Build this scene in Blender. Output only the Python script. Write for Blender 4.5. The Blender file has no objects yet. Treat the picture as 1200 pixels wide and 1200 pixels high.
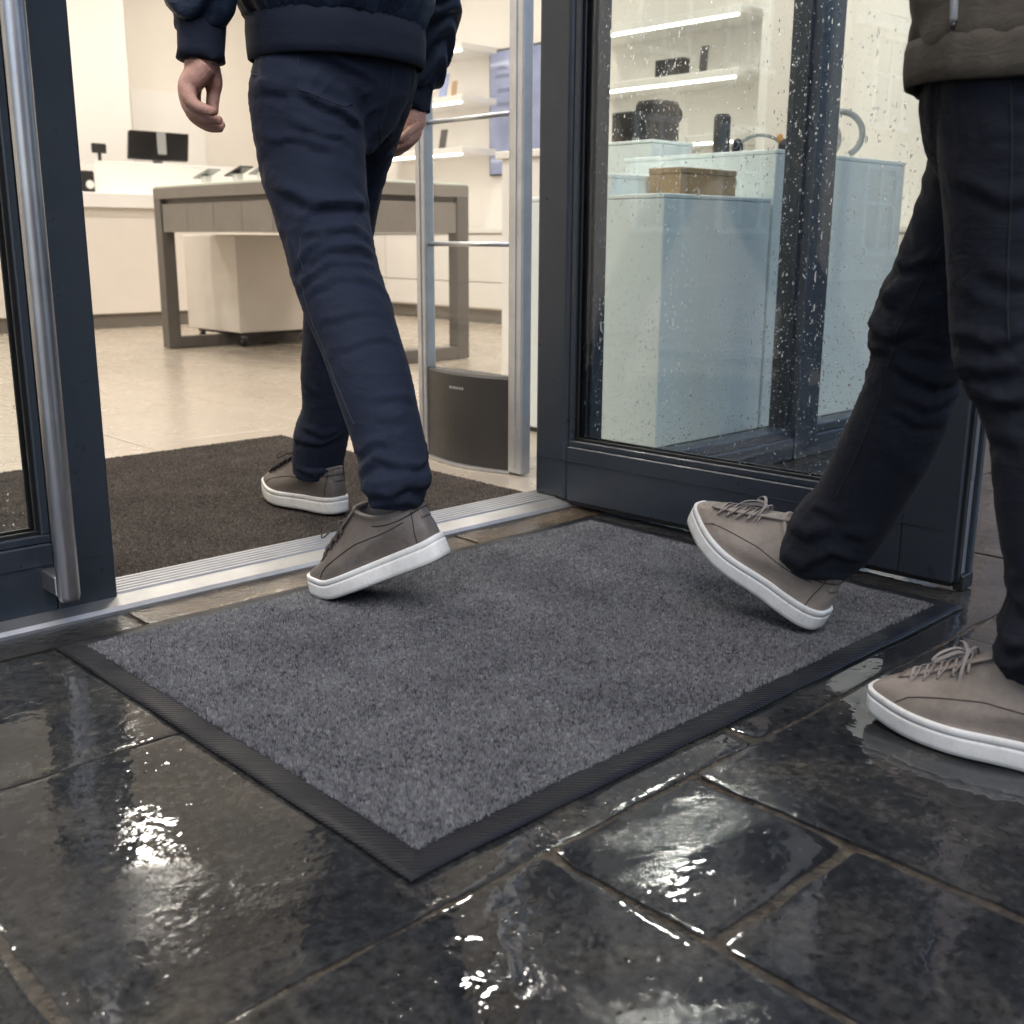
import bpy, bmesh, math, random
import numpy as np
from mathutils import Vector, Matrix
R = math.radians
rnd = random.Random(7)
rng = np.random.default_rng(11)
S = bpy.context.scene
COL = S.collection

# ------------------------------------------------------------------ camera
cd = bpy.data.cameras.new('camera')
cam = bpy.data.objects.new('camera', cd); COL.objects.link(cam)
YAW, PITCH, ROLL = 0.76497, 0.24187, 0.00487
fw = Vector((math.sin(YAW)*math.cos(PITCH), math.cos(YAW)*math.cos(PITCH), -math.sin(PITCH)))
rt0 = Vector((math.cos(YAW), -math.sin(YAW), 0)); up0 = rt0.cross(fw)
rt = rt0*math.cos(ROLL) + up0*math.sin(ROLL); up = up0*math.cos(ROLL) - rt0*math.sin(ROLL)
M = Matrix((rt, up, -fw)).transposed().to_4x4(); M.translation = (0, 0, 0.605)
cam.matrix_world = M
cd.sensor_width = 36.0; cd.lens = 36.0*1289.9/1200.0
cd.clip_start = 0.05; cd.clip_end = 2000
cd.dof.use_dof = True; cd.dof.focus_distance = 1.85; cd.dof.aperture_fstop = 7.1
S.camera = cam

# ------------------------------------------------------------------ light
SUN_EL, SUN_AZ = 52, 215      # compass-like azimuth from +Y, clockwise: behind the camera, over the street
w = bpy.data.worlds.new('World'); S.world = w; w.use_nodes = True
nt = w.node_tree; nt.nodes.clear()
sky = nt.nodes.new('ShaderNodeTexSky'); sky.sky_type = 'NISHITA'; sky.sun_disc = False
sky.sun_elevation = R(SUN_EL); sky.sun_rotation = R(SUN_AZ)
sky.air_density = 1.0; sky.dust_density = 1.6; sky.ozone_density = 1.0
bg = nt.nodes.new('ShaderNodeBackground'); bg.inputs[1].default_value = 0.15
wo = nt.nodes.new('ShaderNodeOutputWorld')
nt.links.new(sky.outputs[0], bg.inputs[0]); nt.links.new(bg.outputs[0], wo.inputs[0])
sl = bpy.data.lights.new('sun', 'SUN'); sl.energy = 0.7; sl.angle = R(40); sl.color = (1.0, 0.985, 0.965)
so = bpy.data.objects.new('sun', sl); COL.objects.link(so)
sd = Vector((math.sin(R(SUN_AZ))*math.cos(R(SUN_EL)), math.cos(R(SUN_AZ))*math.cos(R(SUN_EL)), math.sin(R(SUN_EL))))
so.rotation_euler = sd.to_track_quat('Z', 'Y').to_euler(); so.location = sd*20
S.view_settings.view_transform = 'Standard'; S.view_settings.look = 'None'
S.view_settings.exposure = 0.82; S.view_settings.gamma = 1.0
S.view_settings.use_curve_mapping = False
S.render.engine = 'CYCLES'
S.cycles.use_denoising = True
S.cycles.use_adaptive_sampling = True; S.cycles.adaptive_threshold = 0.03
S.cycles.max_bounces = 9; S.cycles.transparent_max_bounces = 24
S.cycles.transmission_bounces = 8; S.cycles.glossy_bounces = 5; S.cycles.diffuse_bounces = 4
S.cycles.sample_clamp_indirect = 6.0
S.cycles.caustics_reflective = False; S.cycles.caustics_refractive = False

# ------------------------------------------------------------------ helpers
def tag(o, label=None, cat=None, group=None, kind=None):
    if label: o['label'] = label
    if cat: o['category'] = cat
    if group: o['group'] = group
    if kind: o['kind'] = kind
    return o
def empty(name, loc=(0, 0, 0), label=None, cat=None, group=None):
    o = bpy.data.objects.new(name, None); COL.objects.link(o)
    o.location = loc; o.empty_display_size = 0.1
    return tag(o, label, cat, group)
def link(name, me, mat=None, parent=None):
    o = bpy.data.objects.new(name, me); COL.objects.link(o)
    if mat is not None and len(me.materials) == 0: me.materials.append(mat)
    if parent is not None:
        o.parent = parent
        # every mesh is written in world coordinates: take the parents' offsets out again
        off = Vector((0, 0, 0)); p = parent
        while p is not None:
            off += p.location; p = p.parent
        o.location = -off
    return o
def mesh(name, verts, faces, mat=None, parent=None, smooth=False):
    me = bpy.data.meshes.new(name)
    me.from_pydata([tuple(v) for v in verts], [], [tuple(int(i) for i in f) for f in faces])
    if smooth: me.polygons.foreach_set('use_smooth', [True]*len(me.polygons))
    me.update()
    return link(name, me, mat, parent)
def bm_done(name, bm, mat=None, parent=None, smooth=False):
    me = bpy.data.meshes.new(name); bm.to_mesh(me); bm.free()
    if smooth: me.polygons.foreach_set('use_smooth', [True]*len(me.polygons))
    return link(name, me, mat, parent)
def add_box(bm, lo, hi, bev=0.0, seg=1, rz=0.0, piv=None):
    lo, hi = Vector(lo), Vector(hi)
    r = bmesh.ops.create_cube(bm, size=1.0)
    vs = r['verts']
    for v in vs:
        v.co = Vector([(lo[i]+hi[i])/2 + v.co[i]*(hi[i]-lo[i]) for i in range(3)])
    es = list({e for v in vs for e in v.link_edges})
    if bev > 0:
        rr = bmesh.ops.bevel(bm, geom=es, offset=bev, segments=seg, affect='EDGES', profile=0.5)
        vs = list({v for f in rr['faces'] for v in f.verts} | {v for v in vs if v.is_valid})
    if rz:
        p = Vector(piv) if piv is not None else (lo+hi)/2
        bmesh.ops.rotate(bm, verts=vs, cent=p, matrix=Matrix.Rotation(rz, 3, 'Z'))
    return vs
def box(name, lo, hi, mat, parent=None, bev=0.002, seg=1, rz=0.0, piv=None):
    bm = bmesh.new(); add_box(bm, lo, hi, bev, seg, rz, piv)
    return bm_done(name, bm, mat, parent)
def frames(pts):
    pts = [Vector(p) for p in pts]; n = len(pts); T = []
    for i in range(n):
        a = pts[max(i-1, 0)]; b = pts[min(i+1, n-1)]
        T.append((b-a).normalized())
    ref = Vector((0, 0, 1)) if abs(T[0].z) < 0.9 else Vector((1, 0, 0))
    u = T[0].cross(ref).normalized(); out = []
    for t in T:
        u = (u - t*u.dot(t)).normalized(); out.append((t, u, t.cross(u)))
    return pts, out
def tube_data(pts, rad, n=10, cap=True):
    pts, fr = frames(pts); V = []; F = []
    for i, (p, (t, u, v)) in enumerate(zip(pts, fr)):
        r = rad[i] if hasattr(rad, '__len__') else rad
        ru, rv = (r if hasattr(r, '__len__') else (r, r))
        for k in range(n):
            a = 2*math.pi*k/n
            V.append(p + u*(ru*math.cos(a)) + v*(rv*math.sin(a)))
    m = len(pts)
    for i in range(m-1):
        for k in range(n):
            a = i*n+k; b = i*n+(k+1) % n
            F.append((a, b, b+n, a+n))
    if cap:
        F.append(tuple(range(n-1, -1, -1))); F.append(tuple(range((m-1)*n, m*n)))
    return V, F
def tube(name, pts, rad, mat, parent=None, n=10, smooth=True):
    V, F = tube_data(pts, rad, n); return mesh(name, V, F, mat, parent, smooth)
class MB:
    def __init__(s): s.V = []; s.F = []
    def add(s, V, F):
        o = len(s.V); s.V += [Vector(v) for v in V]; s.F += [tuple(i+o for i in f) for f in F]; return s
    def tube(s, pts, rad, n=10): return s.add(*tube_data(pts, rad, n))
    def ell(s, c, r, nu=16, nv=10, rot=None):
        V = []; F = []; c = Vector(c)
        for j in range(nv+1):
            ph = math.pi*j/nv
            for i in range(nu):
                th = 2*math.pi*i/nu
                p = Vector((r[0]*math.sin(ph)*math.cos(th), r[1]*math.sin(ph)*math.sin(th), r[2]*math.cos(ph)))
                if rot: p = rot @ p
                V.append(c+p)
        for j in range(nv):
            for i in range(nu):
                a = j*nu+i; b = j*nu+(i+1) % nu
                F.append((a, a+nu, b+nu, b))
        return s.add(V, F)
    def build(s, name, mat, parent=None, smooth=False): return mesh(name, s.V, s.F, mat, parent, smooth)
def catmull(pts, n=6):
    P = [Vector(p) for p in pts]; out = []
    for i in range(len(P)-1):
        a = P[max(i-1, 0)]; b = P[i]; c = P[i+1]; d = P[min(i+2, len(P)-1)]
        for k in range(n):
            t = k/n
            out.append(0.5*((2*b) + (c-a)*t + (2*a-5*b+4*c-d)*t*t + (3*b-a-3*c+d)*t**3))
    out.append(P[-1]); return out
def np_mesh(name, V, F, mat, parent=None, smooth=False, tone=None):
    """V (n,3), F (m,k): fast mesh from arrays; tone = per-vertex colour value"""
    me = bpy.data.meshes.new(name); k = F.shape[1]
    me.vertices.add(len(V)); me.vertices.foreach_set('co', np.ascontiguousarray(V, dtype=np.float32).ravel())
    me.loops.add(F.size); me.loops.foreach_set('vertex_index', np.ascontiguousarray(F, dtype=np.int32).ravel())
    me.polygons.add(len(F))
    me.polygons.foreach_set('loop_start', np.arange(0, F.size, k, dtype=np.int32))
    me.polygons.foreach_set('loop_total', np.full(len(F), k, dtype=np.int32))
    if smooth: me.polygons.foreach_set('use_smooth', np.ones(len(F), dtype=bool))
    if tone is not None:
        at = me.attributes.new('tone', 'FLOAT', 'POINT'); at.data.foreach_set('value', tone.astype(np.float32))
    me.update(calc_edges=True); me.validate()
    return link(name, me, mat, parent)
def remeshed(V, F, vox, smooth_it=4):
    me = bpy.data.meshes.new('tmp'); me.from_pydata([tuple(v) for v in V], [], F); me.update()
    o = bpy.data.objects.new('tmp', me); COL.objects.link(o)
    m = o.modifiers.new('r', 'REMESH'); m.mode = 'VOXEL'; m.voxel_size = vox
    if smooth_it:
        s = o.modifiers.new('s', 'SMOOTH'); s.iterations = smooth_it; s.factor = 0.5
    dg = bpy.context.evaluated_depsgraph_get(); ev = o.evaluated_get(dg); em = ev.to_mesh()
    n = len(em.vertices); co = np.empty(n*3, np.float32); em.vertices.foreach_get('co', co)
    no = np.empty(n*3, np.float32); em.vertex_normals.foreach_get('vector', no)
    k = len(em.polygons); lo = np.empty(len(em.loops), np.int32); em.loops.foreach_get('vertex_index', lo)
    tot = np.empty(k, np.int32); em.polygons.foreach_get('loop_total', tot)
    assert (tot == 4).all()
    ev.to_mesh_clear(); bpy.data.objects.remove(o); bpy.data.meshes.remove(me)
    return co.reshape(-1, 3).astype(float), no.reshape(-1, 3).astype(float), lo.reshape(-1, 4)

# ------------------------------------------------------------------ materials
def nodes(name):
    m = bpy.data.materials.new(name); m.use_nodes = True
    t = m.node_tree; b = t.nodes['Principled BSDF']
    return m, t, b
def N(t, kind, **kw):
    n = t.nodes.new(kind)
    for k, v in kw.items():
        if k in n.inputs: n.inputs[k].default_value = v
        else: setattr(n, k, v)
    return n
def ramp(t, src, stops):
    r = t.nodes.new('ShaderNodeValToRGB'); cr = r.color_ramp
    while len(cr.elements) < len(stops): cr.elements.new(0.5)
    for e, (p, c) in zip(cr.elements, stops):
        e.position = p; e.color = (*c, 1) if len(c) == 3 else c
    t.links.new(src, r.inputs[0]); return r.outputs[0]
def obj_coords(t): return t.nodes.new('ShaderNodeTexCoord').outputs['Object']
def noise(t, scale, detail=4, rough=0.55, vec=None, dist=0.0):
    n = N(t, 'ShaderNodeTexNoise', Scale=scale, Detail=detail, Roughness=rough, Distortion=dist)
    if vec is not None: t.links.new(vec, n.inputs['Vector'])
    return n.outputs['Fac']
def mth(t, op, a, b=None, c=None):
    n = t.nodes.new('ShaderNodeMath'); n.operation = op
    for i, x in enumerate((a, b, c)):
        if x is None: continue
        if isinstance(x, (int, float)): n.inputs[i].default_value = x
        else: t.links.new(x, n.inputs[i])
    return n.outputs[0]
def bump(t, b, h, strength=0.3, dist=0.002):
    n = N(t, 'ShaderNodeBump', Strength=strength, Distance=dist)
    t.links.new(h, n.inputs['Height']); t.links.new(n.outputs[0], b.inputs['Normal']); return n
def paint(name, col, rough=0.5, var=0.06, scale=6.0, metal=0.0, bump_s=0.0, bump_scale=200, spec=0.5, coat=0.0):
    m, t, b = nodes(name); v = obj_coords(t)
    f = noise(t, scale, 5, 0.6, v)
    lo = tuple(c*(1-var) for c in col); hi = tuple(min(1, c*(1+var)) for c in col)
    t.links.new(ramp(t, f, [(0.3, lo), (0.7, hi)]), b.inputs['Base Color'])
    f2 = noise(t, scale*3.1, 4, 0.6, v)
    t.links.new(mth(t, 'MULTIPLY_ADD', f2, rough*0.5, rough*0.75), b.inputs['Roughness'])
    b.inputs['Metallic'].default_value = metal; b.inputs['Specular IOR Level'].default_value = spec
    b.inputs['Coat Weight'].default_value = coat; b.inputs['Coat Roughness'].default_value = 0.08
    if bump_s: bump(t, b, noise(t, bump_scale, 3, 0.6, v), bump_s, 0.001)
    return m
def emit(name, col, strength):
    m, t, b = nodes(name)
    b.inputs['Base Color'].default_value = (*col, 1)
    b.inputs['Emission Color'].default_value = (*col, 1); b.inputs['Emission Strength'].default_value = strength
    return m
def thin_glass(name, tint, rough=0.0, boost=1.0):
    m = bpy.data.materials.new(name); m.use_nodes = True; t = m.node_tree; t.nodes.clear()
    o = t.nodes.new('ShaderNodeOutputMaterial'); mx = t.nodes.new('ShaderNodeMixShader')
    tr = N(t, 'ShaderNodeBsdfTransparent'); tr.inputs[0].default_value = (*tint, 1)
    gl = N(t, 'ShaderNodeBsdfGlossy'); gl.inputs['Roughness'].default_value = rough
    fr = N(t, 'ShaderNodeFresnel', IOR=1.5)
    bf = t.nodes.new('ShaderNodeNewGeometry').outputs['Backfacing']      # same reflectance leaving the pane as entering it
    t.links.new(mth(t, 'MULTIPLY_ADD', bf, 1/1.5-1.5, 1.5), fr.inputs['IOR'])
    t.links.new(mth(t, 'MULTIPLY', fr.outputs[0], boost), mx.inputs[0]); t.links.new(tr.outputs[0], mx.inputs[1]); t.links.new(gl.outputs[0], mx.inputs[2])
    t.links.new(mx.outputs[0], o.inputs[0]); return m
MT = {}
# wet slate paving
def mat_slate():
    m, t, b = nodes('wet_slate'); v = t.nodes.new('ShaderNodeNewGeometry').outputs['Position']
    oi = t.nodes.new('ShaderNodeObjectInfo').outputs['Random']
    def mul(a_, c_):
        x = t.nodes.new('ShaderNodeMix'); x.data_type = 'RGBA'; x.blend_type = 'MULTIPLY'; x.inputs[0].default_value = 1
        t.links.new(a_, x.inputs[6]); t.links.new(c_, x.inputs[7]); return x.outputs[2]
    big = noise(t, 4.5, 7, 0.66, v, 0.5); fine = noise(t, 75.0, 6, 0.7, v)
    c = ramp(t, big, [(0.28, (0.015, 0.0158, 0.0175)), (0.46, (0.028, 0.0292, 0.031)), (0.58, (0.047, 0.046, 0.043)), (0.64, (0.060, 0.056, 0.048)), (0.76, (0.034, 0.035, 0.0365))])
    c = mul(c, ramp(t, fine, [(0.34, (0.42,)*3), (0.55, (1, 1, 1)), (0.76, (1.9, 1.85, 1.7))]))
    c = mul(c, ramp(t, oi, [(0, (0.75, 0.76, 0.80)), (1, (1.25, 1.22, 1.15))]))
    # pale worn spots and lime blooms
    vs = N(t, 'ShaderNodeTexVoronoi', Scale=13.0, Randomness=1.0); t.links.new(v, vs.inputs['Vector'])
    wob = mth(t, 'ADD', vs.outputs['Distance'], mth(t, 'MULTIPLY_ADD', noise(t, 60, 4, 0.65, v), 0.30, -0.15))
    spot = mth(t, 'MULTIPLY', ramp(t, wob, [(0.035, (1,)*3), (0.10, (0,)*3)]), ramp(t, noise(t, 2.3, 2, 0.5, v), [(0.50, (0,)*3), (0.60, (0.85,)*3)]))
    x = t.nodes.new('ShaderNodeMix'); x.data_type = 'RGBA'; t.links.new(spot, x.inputs[0]); t.links.new(c, x.inputs[6]); x.inputs[7].default_value = (0.16, 0.14, 0.105, 1)
    t.links.new(x.outputs[2], b.inputs['Base Color'])
    # film of water: smooth where it stands, broken up where the stone pokes through
    film = noise(t, 3.6, 6, 0.62, v, 0.5)
    dry = ramp(t, film, [(0.52, (0,)*3), (0.70, (1,)*3)])
    t.links.new(ramp(t, film, [(0.46, (0.015,)*3), (0.58, (0.04,)*3), (0.66, (0.10,)*3), (0.76, (0.20,)*3)]), b.inputs['Roughness'])
    b.inputs['IOR'].default_value = 1.50
    slow = noise(t, 7.0, 2, 0.5, v)
    rip = noise(t, 42.0, 1, 0.4, v, 0.7)
    vo = N(t, 'ShaderNodeTexVoronoi', Scale=70.0); t.links.new(v, vo.inputs['Vector'])
    grit = mth(t, 'MULTIPLY', ramp(t, vo.outputs['Distance'], [(0.0, (1,)*3), (0.22, (0,)*3)]), ramp(t, noise(t, 9, 3, 0.6, v), [(0.48, (0,)*3), (0.62, (1,)*3)]))
    h = mth(t, 'ADD', mth(t, 'MULTIPLY', slow, 0.0011), mth(t, 'MULTIPLY', rip, 0.00060))
    h = mth(t, 'ADD', h, mth(t, 'MULTIPLY', grit, 0.0006))
    h = mth(t, 'ADD', h, mth(t, 'MULTIPLY', mth(t, 'MULTIPLY', noise(t, 95, 5, 0.65, v), dry), 0.0011))
    n = N(t, 'ShaderNodeBump', Strength=0.85, Distance=1.0)
    t.links.new(h, n.inputs['Height']); t.links.new(n.outputs[0], b.inputs['Normal'])
    return m
MT['slate'] = mat_slate()
def mat_joint():
    m, t, b = nodes('wet_mortar'); v = t.nodes.new('ShaderNodeNewGeometry').outputs['Position']
    f = noise(t, 45, 5, 0.7, v)
    t.links.new(ramp(t, f, [(0.3, (0.022, 0.018, 0.014)), (0.55, (0.060, 0.047, 0.032)), (0.75, (0.13, 0.105, 0.075))]), b.inputs['Base Color'])
    t.links.new(ramp(t, noise(t, 12, 3, 0.5, v), [(0.35, (0.08,)*3), (0.65, (0.4,)*3)]), b.inputs['Roughness'])
    bump(t, b, noise(t, 90, 4, 0.65, v), 0.9, 0.006); return m
MT['joint'] = mat_joint()
def mat_strip(name, lo, hi):
    m, t, b = nodes(name); v = t.nodes.new('ShaderNodeNewGeometry').outputs['Position']
    f = noise(t, 14, 6, 0.65, v, 0.5)
    t.links.new(ramp(t, f, [(0.3, lo), (0.7, hi)]), b.inputs['Base Color'])
    t.links.new(ramp(t, noise(t, 9, 4, 0.5, v), [(0.35, (0.07,)*3), (0.65, (0.35,)*3)]), b.inputs['Roughness'])
    bump(t, b, noise(t, 70, 4, 0.6, v), 0.6, 0.003); return m
MT['strip'] = mat_strip('brown_sill_stone', (0.040, 0.031, 0.022), (0.15, 0.115, 0.078))
MT['strip_dark'] = mat_strip('dark_sill_stone', (0.010, 0.010, 0.010), (0.035, 0.031, 0.027))
MT['asphalt'] = paint('wet_asphalt', (0.045, 0.046, 0.05), 0.35, 0.3, 3, bump_s=0.4, bump_scale=150)
def mat_frame():
    m, t, b = nodes('anthracite_frame_paint'); v = obj_coords(t)
    f = noise(t, 5, 4, 0.6, v)
    base = ramp(t, f, [(0.3, (0.022, 0.029, 0.039)), (0.7, (0.028, 0.036, 0.047))])
    mp = N(t, 'ShaderNodeMapping'); mp.inputs['Scale'].default_value = (60, 60, 5); t.links.new(v, mp.inputs[0])
    runs = mth(t, 'MULTIPLY', ramp(t, noise(t, 1.0, 5, 0.65, mp.outputs[0], 0.4), [(0.58, (0,)*3), (0.74, (0.55,)*3)]), ramp(t, noise(t, 4, 3, 0.6, v), [(0.45, (0,)*3), (0.62, (1,)*3)]))
    x = t.nodes.new('ShaderNodeMix'); x.data_type = 'RGBA'; t.links.new(runs, x.inputs[0]); t.links.new(base, x.inputs[6]); x.inputs[7].default_value = (0.055, 0.060, 0.066, 1)
    t.links.new(x.outputs[2], b.inputs['Base Color'])      # dried water runs and scuffs
    t.links.new(ramp(t, noise(t, 22, 5, 0.6, v), [(0.3, (0.26,)*3), (0.7, (0.44,)*3)]), b.inputs['Roughness'])
    bump(t, b, noise(t, 900, 2, 0.5, v), 0.12, 0.0006); return m
MT['frame'] = mat_frame()
MT['gasket'] = paint('black_rubber_gasket', (0.008, 0.008, 0.009), 0.5)
def mat_brushed(name, col, rough, axis):
    m, t, b = nodes(name); v = obj_coords(t)
    mp = N(t, 'ShaderNodeMapping'); sc = [400, 400, 400]; sc[axis] = 4; mp.inputs['Scale'].default_value = sc
    t.links.new(v, mp.inputs[0]); f = noise(t, 1.0, 3, 0.6, mp.outputs[0]); g = noise(t, 14, 5, 0.65, v)
    t.links.new(ramp(t, g, [(0.3, tuple(c*0.8 for c in col)), (0.7, col)]), b.inputs['Base Color'])
    t.links.new(mth(t, 'MULTIPLY_ADD', f, 0.25, rough-0.1), b.inputs['Roughness'])
    b.inputs['Metallic'].default_value = 1.0; bump(t, b, f, 0.15, 0.0005); return m
MT['steel'] = mat_brushed('brushed_steel', (0.52, 0.51, 0.52), 0.36, 2)
MT['alu'] = mat_brushed('worn_aluminium', (0.47, 0.465, 0.46), 0.50, 0)
MT['alu_v'] = mat_brushed('anodised_aluminium', (0.66, 0.68, 0.72), 0.40, 2)
MT['glass'] = thin_glass('clear_glass', (0.975, 0.99, 0.986), 0.0, 1.0)
MT['glass_win'] = thin_glass('window_glass', (0.955, 0.982, 0.978), 0.0, 1.8)
MT['gate_glass'] = thin_glass('gate_acrylic', (0.985, 0.99, 0.99), 0.0, 0.8)
def mat_water():
    m, t, b = nodes('rain_water')
    b.inputs['Base Color'].default_value = (1, 1, 1, 1); b.inputs['Roughness'].default_value = 0.0
    b.inputs['IOR'].default_value = 1.33; b.inputs['Transmission Weight'].default_value = 1.0; return m
MT['water'] = mat_water()
def mat_pile(name, stops, rough=0.95):
    m, t, b = nodes(name)
    a = t.nodes.new('ShaderNodeAttribute'); a.attribute_name = 'tone'
    v = t.nodes.new('ShaderNodeNewGeometry').outputs['Position']
    big = noise(t, 8, 6, 0.7, v)
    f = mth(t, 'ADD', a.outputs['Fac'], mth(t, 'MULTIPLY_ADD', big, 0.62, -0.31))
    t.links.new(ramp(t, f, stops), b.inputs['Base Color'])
    b.inputs['Roughness'].default_value = rough; b.inputs['Specular IOR Level'].default_value = 0.2
    return m
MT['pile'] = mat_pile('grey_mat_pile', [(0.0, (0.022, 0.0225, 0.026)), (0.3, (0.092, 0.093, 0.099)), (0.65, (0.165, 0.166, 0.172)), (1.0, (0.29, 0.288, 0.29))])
MT['pile_in'] = mat_pile('brown_grey_carpet_pile', [(0.0, (0.022, 0.018, 0.015)), (0.35, (0.058, 0.049, 0.042)), (0.7, (0.10, 0.086, 0.073)), (1.0, (0.16, 0.14, 0.12))])
def mat_rubber():
    m, t, b = nodes('ribbed_black_rubber'); v = t.nodes.new('ShaderNodeNewGeometry').outputs['Position']
    b.inputs['Base Color'].default_value = (0.0085, 0.009, 0.012, 1); b.inputs['Specular IOR Level'].default_value = 0.28
    t.links.new(ramp(t, noise(t, 9, 4, 0.5, v), [(0.35, (0.30,)*3), (0.65, (0.6,)*3)]), b.inputs['Roughness'])
    wv = N(t, 'ShaderNodeTexWave', Scale=72.0, Distortion=0.0); wv.bands_direction = 'DIAGONAL'
    t.links.new(v, wv.inputs['Vector'])
    bump(t, b, mth(t, 'ADD', wv.outputs['Fac'], mth(t, 'MULTIPLY', noise(t, 30, 3, 0.5, v), 0.6)), 0.55, 0.0016); return m
MT['rubber'] = mat_rubber()
def mat_tile():
    m, t, b = nodes('polished_beige_tile'); v = t.nodes.new('ShaderNodeNewGeometry').outputs['Position']
    oi = t.nodes.new('ShaderNodeObjectInfo').outputs['Random']
    f = noise(t, 2.2, 6, 0.6, v, 0.6)
    f2 = mth(t, 'ADD', f, mth(t, 'MULTIPLY_ADD', oi, 0.1, -0.05))
    t.links.new(ramp(t, f2, [(0.25, (0.425, 0.365, 0.295)), (0.5, (0.44, 0.38, 0.31)), (0.75, (0.455, 0.396, 0.325))]), b.inputs['Base Color'])
    t.links.new(ramp(t, noise(t, 6, 4, 0.6, v), [(0.3, (0.22,)*3), (0.7, (0.30,)*3)]), b.inputs['Roughness'])
    return m
MT['tile'] = mat_tile()
MT['grout'] = paint('tile_grout', (0.17, 0.14, 0.115), 0.8)
MT['white_wall'] = paint('warm_white_wall', (0.84, 0.81, 0.77), 0.7, 0.02, 2)
MT['cream_wall'] = paint('cream_wall', (0.80, 0.75, 0.68), 0.7, 0.02, 2)
MT['white_lam'] = paint('white_laminate', (0.82, 0.80, 0.77), 0.35, 0.02, 4)
MT['cream_lam'] = paint('cream_laminate', (0.76, 0.71, 0.65), 0.35, 0.03, 4)
MT['taupe'] = paint('taupe_table_veneer', (0.225, 0.205, 0.185), 0.38, 0.08, 9)
MT['taupe_dark'] = paint('dark_taupe_leg', (0.13, 0.12, 0.11), 0.4, 0.06, 9)
MT['top_glass'] = paint('pale_glass_top', (0.66, 0.72, 0.64), 0.15, 0.02)
MT['ceil'] = paint('ceiling_paint', (0.8, 0.77, 0.73), 0.8, 0.02)
MT['black'] = paint('black_plastic', (0.012, 0.012, 0.013), 0.35)
MT['dkgrey'] = paint('charcoal_panel', (0.040, 0.037, 0.035), 0.42, 0.1, 12)
MT['grey'] = paint('mid_grey_plastic', (0.28, 0.28, 0.28), 0.4)
MT['card'] = paint('brown_cardboard', (0.36, 0.235, 0.125), 0.75, 0.08, 14)
MT['plinth'] = paint('pale_aqua_display_plinth', (0.80, 0.865, 0.865), 0.4, 0.03, 3)
MT['downlight'] = emit('downlight_glow', (1.0, 0.94, 0.85), 120.0)
MT['led'] = emit('shelf_led_glow', (1.0, 0.95, 0.86), 5.0)
MT['facade'] = paint('dark_facade_cladding', (0.06, 0.065, 0.07), 0.5, 0.1, 3)
MT['render_a'] = paint('cream_render', (0.56, 0.49, 0.38), 0.85, 0.06, 2)
MT['render_b'] = paint('brown_brick_render', (0.24, 0.17, 0.125), 0.85, 0.1, 2)
MT['winframe'] = paint('white_window_frame', (0.75, 0.75, 0.73), 0.5)
MT['dark_glass'] = paint('far_window_glass', (0.10, 0.115, 0.13), 0.08)
MT['roof'] = paint('slate_roof', (0.09, 0.09, 0.1), 0.7, 0.1, 2)
def mat_cloth(name, a, c, rough=0.85, sheen=0.02, weave=900, bs=0.25, wr=0.0):
    m, t, b = nodes(name); v = t.nodes.new('ShaderNodeNewGeometry').outputs['Position']
    f = mth(t, 'ADD', mth(t, 'MULTIPLY', noise(t, 16, 5, 0.6, v), 0.7), mth(t, 'MULTIPLY', noise(t, 260, 3, 0.6, v), 0.3))
    t.links.new(ramp(t, f, [(0.32, a), (0.68, c)]), b.inputs['Base Color'])
    b.inputs['Roughness'].default_value = rough; b.inputs['Sheen Weight'].default_value = sheen
    b.inputs['Sheen Roughness'].default_value = 0.4; b.inputs['Specular IOR Level'].default_value = 0.3
    mp = N(t, 'ShaderNodeMapping'); mp.inputs['Scale'].default_value = (1, 1, 2.6); t.links.new(v, mp.inputs[0])
    h = mth(t, 'ADD', mth(t, 'MULTIPLY', noise(t, weave, 2, 0.5, v), 0.25), mth(t, 'MULTIPLY', noise(t, 22, 5, 0.6, mp.outputs[0], 0.8), 2.2+wr))
    mq = N(t, 'ShaderNodeMapping'); mq.inputs['Scale'].default_value = (1.0, 1.0, 2.4); mq.inputs['Rotation'].default_value = (0.5, 0.55, 0.3); t.links.new(v, mq.inputs[0])
    rg = N(t, 'ShaderNodeTexNoise', Scale=11.0, Detail=3.0, Roughness=0.5, Distortion=0.6); rg.noise_type = 'RIDGED_MULTIFRACTAL'; t.links.new(mq.outputs[0], rg.inputs['Vector'])
    h = mth(t, 'ADD', h, mth(t, 'MULTIPLY', rg.outputs['Fac'], 1.3))       # sharp small creases
    bump(t, b, h, bs, 0.003); return m
MT['navy'] = mat_cloth('navy_chino_twill', (0.0085, 0.0128, 0.027), (0.013, 0.0185, 0.037), bs=0.32)
MT['navy_jacket'] = mat_cloth('navy_nylon', (0.0085, 0.016, 0.033), (0.014, 0.0245, 0.049), 0.5, 0.02, bs=0.4)
MT['navy_rib'] = mat_cloth('navy_rib_knit', (0.0085, 0.012, 0.024), (0.012, 0.017, 0.031), 0.9, 0.03)
MT['ink'] = mat_cloth('blue_black_denim', (0.0046, 0.0056, 0.0105), (0.0072, 0.0088, 0.0160), bs=0.32)
MT['olive'] = mat_cloth('olive_brown_cotton', (0.072, 0.059, 0.043), (0.100, 0.083, 0.062), 0.8, 0.02, bs=0.45)
MT['thread_navy'] = paint('navy_thread', (0.014, 0.019, 0.034), 0.8)
MT['thread_ink'] = paint('black_thread', (0.004, 0.0045, 0.006), 0.8)
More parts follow.
